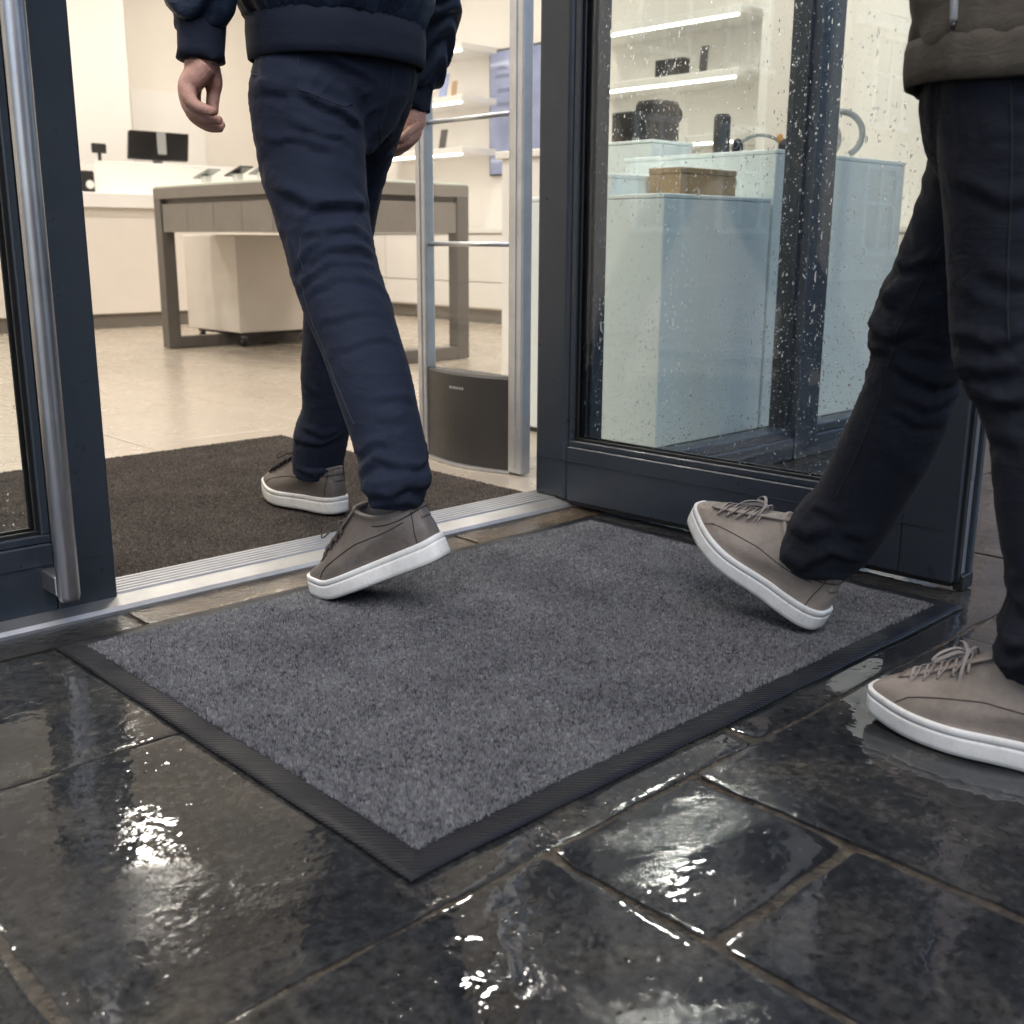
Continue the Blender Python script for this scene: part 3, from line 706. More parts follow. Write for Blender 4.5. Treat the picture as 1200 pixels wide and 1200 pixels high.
F.append(tuple(range((len(rings)-1)*m_, len(rings)*m_)))
mesh('rubber_border', V, F, MT['rubber'], dm, True)
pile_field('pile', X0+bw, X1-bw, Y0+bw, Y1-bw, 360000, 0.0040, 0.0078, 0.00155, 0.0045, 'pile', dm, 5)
EX0, EX1, EY0, EY1 = -0.6, 1.845, 1.843, 2.975
em_ = empty('entrance_carpet', (1.0, 2.4, 0), 'dark brown grey entrance carpet just inside the threshold', 'carpet')
box('backing', (EX0, EY0, 0.0012), (EX1, EY1, 0.005), MT['pile_in'], em_, 0.001)
pile_field('pile', 0.62, EX1, EY0, EY1, 200000, 0.003, 0.0062, 0.0018, 0.0045, 'pile_in', em_, 6, 0.7, 0.003)
pile_field('pile', EX0, 0.62, EY0, EY1, 30000, 0.004, 0.007, 0.0040, 0.0045, 'pile_in', em_, 7, 0.7, 0.003)

# ------------------------------------------------------------------ security gate beside the doorway
gate = empty('security_gate', (2.0, 2.25, 0), 'aluminium anti-theft gate with clear panels and curved charcoal foot panel', 'security gate')
def post_profile(name, yc, w_, xw):
    bm = bmesh.new()
    add_box(bm, (2.0-xw/2, yc-w_/2, 0.004), (2.0+xw/2, yc+w_/2, 1.58), 0.005, 2)
    add_box(bm, (2.0-xw/2-0.003, yc-0.004, 0.02), (2.0-xw/2+0.001, yc+0.004, 1.55), 0.001)
    return bm_done(name, bm, MT['alu_v'], gate)
post_profile('post', 2.058, 0.052, 0.036); post_profile('post', 2.436, 0.040, 0.036)
box('top_rail', (1.985, 2.084, 1.54), (2.015, 2.416, 1.578), MT['alu_v'], gate, 0.004)
for z in (0.595, 0.912): tube('rail', [(2.0, 2.084, z), (2.0, 2.416, z)], 0.0065, MT['alu_v'], gate, 12)
box('clear_panel', (1.998, 2.083, 0.262), (2.002, 2.417, 1.541), MT['gate_glass'], gate, 0)
# bowed foot panel
V = []; F = []; nb = 16
for k in range(nb+1):
    t = k/nb; yy = 2.083+0.334*t; b_ = 0.030*math.sin(math.pi*t)
    for (dx, z) in ((-0.014-b_, 0.008), (-0.014-b_, 0.250), (-0.010-b_*0.9, 0.257), (0.010+b_*0.4, 0.257), (0.014+b_*0.4, 0.250), (0.014+b_*0.4, 0.008)):
        V.append((2.0+dx, yy, z))
for k in range(nb):
    for j in range(6):
        a = k*6+j; b2 = k*6+(j+1) % 6; F.append((a, a+6, b2+6, b2))
F += [tuple(range(6)), tuple(range(nb*6+5, nb*6-1, -1))]
fp = mesh('foot_panel', V, F, MT['dkgrey'], gate)
V = []; F = []
for k in range(nb+1):
    t = k/nb; yy = 2.075+0.352*t; b_ = 0.036*math.sin(math.pi*t)
    V += [(2.0-0.020-b_, yy, 0.0015), (2.0-0.020-b_, yy, 0.0085), (2.0+0.02+b_*0.4, yy, 0.0085), (2.0+0.02+b_*0.4, yy, 0.0015)]
for k in range(nb):
    for j in range(4):
        a = k*4+j; b2 = k*4+(j+1) % 4; F.append((a, a+4, b2+4, b2))
F += [(0, 1, 2, 3), (nb*4+3, nb*4+2, nb*4+1, nb*4)]
mesh('base_plate', V, F, MT['alu_v'], gate)
lg = MB()
for k, wdt in enumerate((0.006, 0.005, 0.006, 0.006, 0.005, 0.006, 0.006)):
    yy = 2.288-0.0088*k; t = (yy-2.083)/0.334; xx = 2.0-0.014-0.030*math.sin(math.pi*t)-0.0015
    lg.add([(xx, yy, 0.212), (xx, yy-wdt, 0.212), (xx, yy-wdt, 0.219), (xx, yy, 0.219)], [(0, 1, 2, 3)])
lg.build('logo_print', MT['logo'], fp)

# ------------------------------------------------------------------ display table
tb = empty('display_table', (3.4, 5.15, 0), 'long taupe display table with drawers and sled legs in the shop', 'table')
TX0, TX1, TY0, TY1, TZ = 2.93, 3.87, 4.36, 5.92, 0.88
box('table_top', (TX0, TY0, 0.815), (TX1, TY1, 0.872), MT['taupe'], tb, 0.002)
box('glass_top', (TX0+0.004, TY0+0.004, 0.8725), (TX1-0.004, TY1-0.004, 0.884), MT['top_glass'], tb, 0.002)
box('apron', (TX0+0.03, TY0+0.03, 0.645), (TX1-0.03, TY1-0.03, 0.814), MT['taupe_dark'], tb, 0.001)
for k in range(5):
    a = TY0+0.085+k*0.279
    box('drawer', (TX0+0.008, a+0.002, 0.640), (TX0+0.029, a+0.277, 0.788), MT['taupe'], tb, 0.0015)
box('end_panel', (TX0+0.08, TY0+0.008, 0.640), (TX1-0.08, TY0+0.029, 0.788), MT['taupe'], tb, 0.0015)
for y0 in (TY0, TY1-0.075):
    bm = bmesh.new()
    add_box(bm, (TX0+0.001, y0, 0.004), (TX0+0.076, y0+0.075, 0.8148), 0.002); add_box(bm, (TX1-0.076, y0, 0.004), (TX1-0.001, y0+0.075, 0.8148), 0.002)
    add_box(bm, (TX0+0.0765, y0+0.001, 0.004), (TX1-0.0765, y0+0.074, 0.066), 0.002)
    bm_done('sled_leg', bm, MT['taupe_dark'], tb)
# phones on small stands along the table
for k, (yy, lab) in enumerate(((5.60, 'tilted phone on a white stand nearest the counter end of the table'), (5.27, 'tilted phone on a white stand, middle one on the taupe table'), (5.03, 'tilted phone on a white stand beside the walking person on the table'))):
    ph = empty('display_phone', (3.08, yy, 0.884), lab, 'phone', 'phones on the taupe table')
    bm = bmesh.new(); add_box(bm, (-0.03, -0.05, 0.0), (0.05, 0.06, 0.012), 0.002); add_box(bm, (-0.01, -0.012, 0.012), (0.03, 0.035, 0.05), 0.004)
    bmesh.ops.translate(bm, verts=bm.verts, vec=(3.08, yy, 0.885)); bm_done('stand', bm, MT['white_lam'], ph)
    bm = bmesh.new(); add_box(bm, (-0.04, -0.085, -0.004), (0.04, 0.085, 0.004), 0.003)
    bmesh.ops.rotate(bm, verts=bm.verts, cent=(0, 0, 0), matrix=Matrix.Rotation(R(-14), 3, 'X'))
    bmesh.ops.translate(bm, verts=bm.verts, vec=(3.09, yy, 0.945)); bm_done('phone_body', bm, MT['grey'] if k != 1 else MT['black'], ph)
# white box on castors under the table
cab = empty('rolling_cabinet', (3.55, 6.0, 0), 'white cabinet on black castors under the display table', 'cabinet')
box('body', (3.26, 5.64, 0.085), (3.80, 6.24, 0.628), MT['cream_lam'], cab, 0.004)
box('base_frame', (3.30, 5.68, 0.066), (3.76, 6.20, 0.0848), MT['black'], cab, 0.002)
for (x, yy) in ((3.32, 5.70), (3.74, 5.70), (3.32, 6.18), (3.74, 6.18)):
    bm = bmesh.new(); add_box(bm, (x-0.014, yy-0.012, 0.045), (x+0.014, yy+0.012, 0.0659), 0.002)
    c = bm_done('castor', bm, MT['grey'], cab)
    mb = MB(); mb.tube([(x, yy-0.014, 0.0275), (x, yy-0.010, 0.0275), (x, yy+0.010, 0.0275), (x, yy+0.014, 0.0275)], [0.022, 0.027, 0.027, 0.022], 16); mb.build('wheel', MT['black'], c, True)

# ------------------------------------------------------------------ counter at the back
ct = empty('service_counter', (3.4, 7.8, 0), 'long white service counter at the back wall of the shop', 'counter')
box('counter_base', (1.8, 7.48, 0.10), (5.2, 8.10, 0.806), MT['cream_lam'], ct, 0.003)
box('plinth', (1.85, 7.53, 0.002), (5.15, 8.05, 0.099), MT['taupe'], ct, 0.002)
box('worktop', (1.78, 7.43, 0.807), (5.22, 8.12, 0.905), MT['white_lam'], ct, 0.004)
rs = empty('counter_screen', (3.8, 7.75, 0.905), 'low frosted white riser standing on the service counter', 'riser')
box('front_board', (3.40, 7.70, 0.9065), (4.95, 7.725, 1.112), MT['white_wall'], rs, 0.003)
box('side_board', (3.40, 7.727, 0.9065), (3.425, 8.06, 1.112), MT['white_lam'], rs, 0.003)
box('shelf_board', (3.40, 7.70, 1.1125), (4.95, 8.06, 1.126), MT['white_lam'], rs, 0.003)
mo = empty('monitor', (4.02, 7.98, 1.126), 'black computer monitor on the counter riser, tilted back', 'monitor')
bm = bmesh.new(); vs = add_box(bm, (-0.235, -0.018, -0.10), (0.235, 0.018, 0.105), 0.006)
for v in bm.verts: v.co.x += 0.18*v.co.z
bmesh.ops.rotate(bm, verts=bm.verts, cent=(0, 0, 0), matrix=Matrix.Rotation(R(-10), 3, 'X')); bmesh.ops.translate(bm, verts=bm.verts, vec=(4.02, 7.98, 1.265))
bm_done('housing', bm, MT['screen_dark'], mo)
box('neck', (3.99, 7.985, 1.13), (4.05, 8.03, 1.25), MT['grey'], mo, 0.004); box('foot', (3.90, 7.93, 1.127), (4.14, 8.05, 1.136), MT['grey'], mo, 0.002)
box('rear_cover', (4.00, 7.952, 1.18), (4.07, 7.962, 1.365), MT['grey'], mo, 0.002)
tm = empty('card_terminal', (3.46, 7.75, 1.126), 'small black card terminal on a stalk at the riser end', 'terminal')
bm = bmesh.new(); add_box(bm, (3.412, 7.735, 1.178), (3.512, 7.765, 1.243), 0.006); bm_done('terminal_body', bm, MT['black'], tm)
tube('stalk', [(3.466, 7.755, 1.127), (3.466, 7.755, 1.185)], 0.012, MT['black'], tm, 12)
dv = empty('desk_camera', (3.28, 7.58, 0.905), 'small black device with a pale round face on the counter top', 'device')
box('case', (3.235, 7.56, 0.9065), (3.332, 7.62, 1.048), MT['black'], dv, 0.008)
mb = MB(); mb.tube([(3.295, 7.559, 0.958), (3.295, 7.553, 0.958)], 0.028, 18); mb.build('round_face', MT['white_lam'], dv)

# ------------------------------------------------------------------ right wall: cabinets, shelves, screen
cb = empty('wall_cabinet', (5.85, 6.5, 0), 'low white drawer cabinets along the right shop wall', 'cabinet')
box('carcass', (5.67, 2.6, 0.10), (6.048, 8.2, 0.655), MT['white_lam'], cb, 0.002)
box('plinth', (5.71, 2.6, 0.002), (6.04, 8.2, 0.099), MT['taupe'], cb, 0)
box('cabinet_top', (5.64, 2.58, 0.656), (6.048, 8.22, 0.690), MT['white_lam'], cb, 0.003)
for k in range(7):
    a = 2.604+0.799*k
    for (z0, z1) in ((0.112, 0.296), (0.304, 0.645)): box('drawer_front', (5.650, a+0.003, z0), (5.669, a+0.795, z1), MT['white_lam'], cb, 0.002)
def shelf(y0, y1, z, lab):
    s_ = empty('wall_shelf', (5.85, (y0+y1)/2, z), lab, 'shelf', 'lit shelves on the right wall')
    box('board', (5.66, y0, z), (6.048, y1, z+0.045), MT['white_lam'], s_, 0.003)
    box('light_strip', (5.664, y0+0.03, z-0.012), (5.690, y1-0.03, z-0.0005), MT['led'], s_, 0.001)
for z, nm in ((1.185, 'lowest'), (1.545, 'middle'), (1.885, 'top')): shelf(4.02, 5.35, z, f'white {nm} wall shelf with glowing front edge seen through the door glass')
for z, nm in ((1.235, 'lower'), (1.60, 'middle'), (1.96, 'upper')): shelf(6.45, 7.7, z, f'white {nm} wall shelf with glowing edge left of the blue screen')
box('wall_fin', (5.70, 3.84, 0.691), (6.048, 3.90, 2.6), MT['white_lam'], shop, 0.003)
sc = empty('wall_screen', (6.03, 6.18, 1.5), 'tall blue grey advertising screen on the right shop wall', 'screen')
box('bezel', (6.012, 5.86, 1.085), (6.046, 6.535, 1.99), MT['black'], sc, 0.004)
box('display', (6.0085, 5.875, 1.10), (6.0125, 6.52, 1.975), MT['screen'], sc, 0)
tx = MB()
for k, (z, a, b_) in enumerate(((1.86, 6.44, 6.36), (1.845, 6.44, 6.33), (1.80, 6.46, 6.18), (1.785, 6.46, 6.12), (1.70, 6.44, 6.20), (1.685, 6.44, 6.26), (1.60, 6.46, 6.24), (1.585, 6.46, 6.30))):
    tx.add([(6.0075, a, z), (6.0075, b_, z), (6.0075, b_, z+0.009), (6.0075, a, z+0.009)], [(0, 1, 2, 3)])
tx.build('lettering', MT['screen_txt'], sc)
def one(name, lo, hi, mat, label, cat, bev=0.003, group=None, rz=0):
    o = box(name, lo, hi, mat, None, bev, 2, rz); tag(o, label, cat, group); return o
def goods_box(name, lo, hi, mat, label, cat, group=None, rz=0):
    e = empty(name, ((lo[0]+hi[0])/2, (lo[1]+hi[1])/2, lo[2]), label, cat, group)
    piv = ((lo[0]+hi[0])/2, (lo[1]+hi[1])/2, 0)
    zc = hi[2]-(hi[2]-lo[2])*0.22
    box('carton', lo, (hi[0], hi[1], zc-0.0008), mat, e, 0.002, 1, rz, piv)
    box('lid', (lo[0]-0.001, lo[1]-0.001, zc), (hi[0]+0.001, hi[1]+0.001, hi[2]), mat, e, 0.002, 1, rz, piv); return e
def phone_on_stand(x, yy, z, h, mat, label, tilt=12, wid=0.075):
    e = empty('display_phone', (x, yy, z), label, 'phone', 'phones on the wall shelves')
    bm = bmesh.new(); add_box(bm, (-0.004, -wid/2, 0), (0.004, wid/2, h), 0.003)
    bmesh.ops.rotate(bm, verts=bm.verts, cent=(0, 0, 0), matrix=Matrix.Rotation(R(tilt), 3, 'Y')); bmesh.ops.translate(bm, verts=bm.verts, vec=(x, yy, z+0.003)); bm_done('phone_body', bm, mat, e)
    box('stand', (x+0.006, yy-0.02, z+0.001), (x+0.06, yy+0.02, z+0.02), MT['white_lam'], e, 0.002)
phone_on_stand(5.76, 6.79, 1.646, 0.185, MT['magenta'], 'blue and white phone standing on the shelf left of the blue screen', 12, 0.09)
phone_on_stand(5.76, 6.66, 1.646, 0.12, MT['card'], 'small tan phone case standing beside the blue phone', 8, 0.06)
phone_on_stand(5.76, 6.80, 1.281, 0.15, MT['dkgrey'], 'dark phone standing on the lower shelf left of the blue screen', 12, 0.08)
phone_on_stand(5.76, 7.05, 1.281, 0.15, MT['dkgrey'], 'dark phone half hidden by the gate post on the lower shelf', 12, 0.08)
phone_on_stand(5.76, 4.35, 1.591, 0.16, MT['dkgrey'], 'narrow dark phone on the middle shelf behind the door glass', 6, 0.06)
e = empty('shelf_speaker', (5.76, 4.58, 1.591), 'flat black speaker lying on the middle shelf behind the door glass', 'speaker')
box('housing', (5.72, 4.475, 1.5915), (5.80, 4.69, 1.70), MT['dkgrey'], e, 0.006, 2); box('grille', (5.7175, 4.485, 1.60), (5.7195, 4.68, 1.692), MT['black'], e, 0)
# white pedestal behind the gate
pd = empty('pedestal', (3.4, 3.3, 0), 'tall white pedestal behind the security gate', 'pedestal')
box('column', (3.22, 3.0, 0.002), (3.62, 3.425, 0.925), MT['white_lam'], pd, 0.003); box('cap', (3.20, 2.98, 0.926), (3.64, 3.445, 0.955), MT['white_lam'], pd, 0.003)

# ------------------------------------------------------------------ window display
pa = empty('display_plinth', (2.76, 2.3, 0), 'low white display plinth in the window, front corner towards the door', 'plinth')
box('body', (2.50, 2.0, 0.016), (3.025, 2.62, 0.722), MT['plinth'], pa, 0.003); box('top_board', (2.499, 1.999, 0.7225), (3.026, 2.621, 0.735), MT['plinth'], pa, 0.002); box('base', (2.51, 2.01, 0.001), (3.015, 2.61, 0.0155), MT['dkgrey'], pa, 0)
pb = empty('display_plinth', (3.45, 2.3, 0), 'taller white display plinth in the window behind the dark mullion', 'plinth')
box('body', (3.04, 2.0, 0.016), (3.86, 2.62, 0.868), MT['plinth'], pb, 0.003); box('top_board', (3.039, 1.999, 0.8685), (3.861, 2.621, 0.882), MT['plinth'], pb, 0.002); box('base', (3.05, 2.01, 0.001), (3.85, 2.61, 0.0155), MT['dkgrey'], pb, 0)
goods_box('white_box', (2.395, 2.09, 0.7365), (2.59, 2.22, 0.790), MT['plinth'], 'flat white carton on the lower plinth at the door edge', 'box') if False else None
goods_box('white_box', (2.507, 2.20, 0.7365), (2.68, 2.36, 0.795), MT['plinth'], 'flat white carton on the lower window plinth next to the brown box', 'box')
goods_box('cardboard_box', (2.66, 2.07, 0.7365), (2.935, 2.19, 0.815), MT['card'], 'brown cardboard box on the lower window plinth', 'box')
pc = empty('display_plinth', (3.42, 2.9, 0), 'narrow white plinth carrying the black speaker behind the cartons', 'plinth')
box('body', (3.29, 2.70, 0.002), (3.53, 2.95, 0.955), MT['plinth'], pc, 0.003); box('top_board', (3.285, 2.695, 0.9555), (3.535, 2.955, 0.966), MT['plinth'], pc, 0.002)
sp = empty('speaker', (3.43, 2.8, 0.966), 'tall black rounded speaker on the narrow white plinth', 'speaker')
mb = MB(); prof2 = [(0.095, 0.0), (0.102, 0.01), (0.100, 0.06), (0.104, 0.10), (0.100, 0.135), (0.090, 0.148)]
V = []; F = []; nq = 28
for (r_, z) in prof2:
    for k in range(nq):
        a = 2*math.pi*k/nq; c_, s_ = math.cos(a), math.sin(a); p = 4.0
        f_ = (abs(c_)**p+abs(s_)**p)**(-1/p)
        V.append((3.44+r_*0.74*f_*c_, 2.80+r_*0.66*f_*s_, 0.967+z))
for i in range(len(prof2)-1):
    for k in range(nq): F.append((i*nq+k, i*nq+(k+1) % nq, (i+1)*nq+(k+1) % nq, (i+1)*nq+k))
F += [tuple(range(nq-1, -1, -1)), tuple(range((len(prof2)-1)*nq, len(prof2)*nq))]
mesh('housing', V, F, MT['black'], sp, False)
mb = MB(); mb.ell((3.508, 2.76, 1.07), (0.022, 0.022, 0.03)); mb.build('knob', MT['black'], sp, True)
cyl = empty('cylinder_speaker', (3.2, 2.32, 0.882), 'slim dark cylinder speaker standing on the taller window plinth', 'speaker')
mb = MB(); mb.tube([(3.2, 2.325, 0.883), (3.2, 2.325, 0.888), (3.2, 2.325, 1.008), (3.2, 2.325, 1.014)], [0.026, 0.028, 0.028, 0.025], 20); mb.build('housing', MT['dkgrey'], cyl, True)
tube('cap', [(3.2, 2.325, 1.0142), (3.2, 2.325, 1.018)], 0.022, MT['black'], cyl, 20)
tl = empty('tablet', (3.28, 2.3, 0.882), 'thin white tablet lying on the taller window plinth', 'tablet')
box('tablet_body', (3.17, 2.165, 0.8835), (3.33, 2.275, 0.8915), MT['plinth'], tl, 0.002); box('tablet_screen', (3.18, 2.175, 0.8917), (3.32, 2.265, 0.8925), MT['grey'], tl, 0)
hp_ = empty('headphones', (3.55, 2.09, 0.882), 'white headphones standing on edge on the taller window plinth', 'headphones')
pts = [(3.55+0.055*math.cos(a), 2.09-0.055*math.cos(a), 0.962+0.074*math.sin(a)) for a in [R(-60+300*k/28) for k in range(29)]]
tube('headband', pts, [(0.007, 0.011)]*29, MT['grey'], hp_, 10)
mb = MB(); mb.ell((3.525, 2.10, 0.945), (0.042, 0.024, 0.052)); mb.build('ear_cup', MT['grey'], hp_, True)
hq = empty('headphones', (3.32, 2.25, 0.882), 'beige headphones with orange trim left of the dark mullion', 'headphones')
pts = [(3.32+0.055*math.cos(a), 2.25-0.055*math.cos(a), 0.90+0.055*math.sin(a)) for a in [R(5+170*k/20) for k in range(21)]]
tube('headband', pts, 0.006, MT['grey'], hq, 10)
for sgn in (-1, 1):
    mb = MB(); mb.ell((3.32+sgn*0.055, 2.25-sgn*0.055, 0.915), (0.02, 0.02, 0.030)); mb.build('ear_cup', MT['black'], hq, True)
mb = MB(); mb.ell((3.365, 2.205, 0.945), (0.012, 0.012, 0.016)); mb.build('trim', MT['orange'], hq, True)
# black bar chair and grey tablet panel behind the plinths
ch = empty('bar_chair', (4.0, 3.48, 0), 'black bar chair behind the window plinths at the edge of the door glass', 'chair')
box('seat', (3.86, 3.36, 0.86), (4.16, 3.64, 0.90), MT['black'], ch, 0.01, 2); box('backrest', (4.12, 3.37, 0.95), (4.15, 3.63, 1.19), MT['black'], ch, 0.01, 2)
for (x, yy) in ((3.87, 3.38), (3.87, 3.62), (4.14, 3.38), (4.14, 3.62)):
    sx = -0.05 if x < 4 else 0.05; sy = -0.04 if yy < 3.5 else 0.04
    tube('leg', [(x+sx, yy+sy, 0.002), (x, yy, 0.865)], 0.012, MT['black'], ch, 10)
for yy in (3.42, 3.58): tube('back_post', [(4.13, yy, 0.89), (4.135, yy, 1.0)], 0.012, MT['black'], ch, 8)
tube('footrest', [(3.84, 3.36, 0.32), (4.17, 3.36, 0.32), (4.17, 3.64, 0.32), (3.84, 3.64, 0.32), (3.84, 3.36, 0.32)], 0.009, MT['black'], ch, 8)
gp = empty('info_panel', (3.6, 2.99, 0), 'pale grey information panel on a stand left of the black speaker', 'panel')
box('board', (3.59, 2.935, 0.84), (3.606, 3.05, 1.012), MT['grey'], gp, 0.003); box('stand', (3.592, 2.985, 0.01), (3.604, 3.0, 0.8395), MT['black'], gp, 0.001); box('foot', (3.55, 2.93, 0.001), (3.65, 3.05, 0.0098), MT['black'], gp, 0.001)

# ------------------------------------------------------------------ houses across the street (seen mirrored in the window)
def house(name, x0, x1, y1, h, mat, label, cols, rows_, ww, wh, z0, dz):
    e = empty(name, ((x0+x1)/2, y1, -0.13), label, 'building')
    box('wall', (x0, y1-7, -0.13), (x1, y1, h), MT[mat], e, 0)
    bm = bmesh.new()
    vs = [bm.verts.new(p) for p in ((x0-0.2, y1+0.3, h), (x1+0.2, y1+0.3, h), (x1+0.2, y1-7.3, h), (x0-0.2, y1-7.3, h), (x0-0.2, y1-3.5, h+2.2), (x1+0.2, y1-3.5, h+2.2))]
    for f in ((0, 1, 5, 4), (2, 3, 4, 5), (0, 4, 3), (1, 2, 5), (3, 2, 1, 0)): bm.faces.new([vs[i] for i in f])
    bm_done('roof', bm, MT['roof'], e)
    box('cornice', (x0-0.1, y1+0.001, h-0.25), (x1+0.1, y1+0.22, h-0.001), MT['winframe'], e, 0.02)
    for c in range(cols):
        for r_ in range(rows_):
            cx = x0+(x1-x0)*(c+0.5)/cols; z = z0+dz*r_
            bm = bmesh.new(); t_ = 0.1
            add_box(bm, (cx-ww/2-t_, y1-0.02, z-t_), (cx-ww/2, y1+0.06, z+wh+t_)); add_box(bm, (cx+ww/2, y1-0.02, z-t_), (cx+ww/2+t_, y1+0.06, z+wh+t_))
            add_box(bm, (cx-ww/2, y1-0.02, z+wh), (cx+ww/2, y1+0.06, z+wh+t_)); add_box(bm, (cx-ww/2-t_, y1+0.061, z-t_-0.06), (cx+ww/2+t_, y1+0.16, z-t_+0.02)); add_box(bm, (cx-0.03, y1, z), (cx+0.03, y1+0.05, z+wh)); add_box(bm, (cx-ww/2, y1, z+wh*0.55), (cx-0.031, y1+0.045, z+wh*0.55+0.05)); add_box(bm, (cx+0.031, y1, z+wh*0.55), (cx+ww/2, y1+0.045, z+wh*0.55+0.05))
            wn = bm_done('window', bm, MT['winframe'], e)
            mesh('pane', [(cx-ww/2, y1+0.012, z), (cx+ww/2, y1+0.012, z), (cx+ww/2, y1+0.012, z+wh), (cx-ww/2, y1+0.012, z+wh)], [(3, 2, 1, 0)], MT['dark_glass'], wn)
house('terraced_house', 13.0, 19.6, -8.0, 5.4, 'render_b', 'brown rendered house across the street mirrored in the shop window', 3, 2, 1.1, 1.5, 0.9, 2.6)
house('terraced_house', 19.8, 30.0, -8.0, 4.75, 'render_a', 'cream rendered house across the street mirrored in the shop window', 4, 2, 1.1, 1.5, 0.5, 2.4)
house('terraced_house', -10.0, 2.4, -10.0, 6.0, 'render_b', 'brown house across the street directly behind the viewpoint', 4, 2, 1.1, 1.5, 0.9, 2.6)

# ------------------------------------------------------------------ people
LEG = {
 'm1_near': [(1.135,1.700,0.894,0.085), (1.130,1.694,0.841,0.097), (1.130,1.681,0.749,0.094), (1.125,1.662,0.689,0.088), (1.120,1.635,0.627,0.080), (1.115,1.612,0.583,0.076), (1.110,1.585,0.533,0.074), (1.105,1.548,0.483,0.072), (1.100,1.511,0.433,0.068), (1.095,1.473,0.371,0.066), (1.090,1.440,0.311,0.061), (1.085,1.411,0.257,0.057), (1.080,1.400,0.221,0.059), (1.080,1.398,0.199,0.049), (1.080,1.397,0.178,0.044)],
 'm1_far': [(1.300,1.712,0.915,0.074), (1.300,1.719,0.870,0.071), (1.315,1.792,0.766,0.061), (1.320,1.837,0.683,0.059), (1.330,1.883,0.598,0.061), (1.335,1.919,0.508,0.062), (1.345,1.949,0.424,0.062), (1.350,1.973,0.322,0.062), (1.355,1.992,0.244,0.056), (1.360,2.025,0.189,0.060), (1.365,2.052,0.123,0.058), (1.365,2.051,0.104,0.056), (1.365,2.052,0.089,0.054)],
 'm2_near': [(1.300,0.551,0.810,0.089), (1.300,0.546,0.765,0.088), (1.300,0.540,0.702,0.085), (1.300,0.535,0.647,0.080), (1.300,0.531,0.591,0.075), (1.300,0.526,0.538,0.071), (1.300,0.517,0.484,0.069), (1.295,0.501,0.450,0.061), (1.295,0.486,0.411,0.055), (1.290,0.473,0.369,0.054), (1.290,0.462,0.311,0.054), (1.285,0.448,0.263,0.052), (1.285,0.439,0.215,0.050), (1.285,0.439,0.173,0.055), (1.285,0.437,0.145,0.058), (1.285,0.433,0.124,0.054), (1.285,0.432,0.117,0.053)],
 'm2_front': [(1.455,0.633,0.806,0.078), (1.460,0.635,0.761,0.079), (1.465,0.646,0.687,0.078), (1.470,0.675,0.623,0.067), (1.475,0.689,0.571,0.071), (1.475,0.706,0.522,0.073), (1.480,0.721,0.479,0.073), (1.480,0.723,0.442,0.064), (1.480,0.735,0.384,0.065), (1.480,0.753,0.328,0.067), (1.480,0.777,0.272,0.065), (1.480,0.802,0.219,0.065), (1.480,0.831,0.175,0.068), (1.480,0.850,0.134,0.061), (1.480,0.850,0.121,0.057), (1.480,0.848,0.108,0.052)],
}
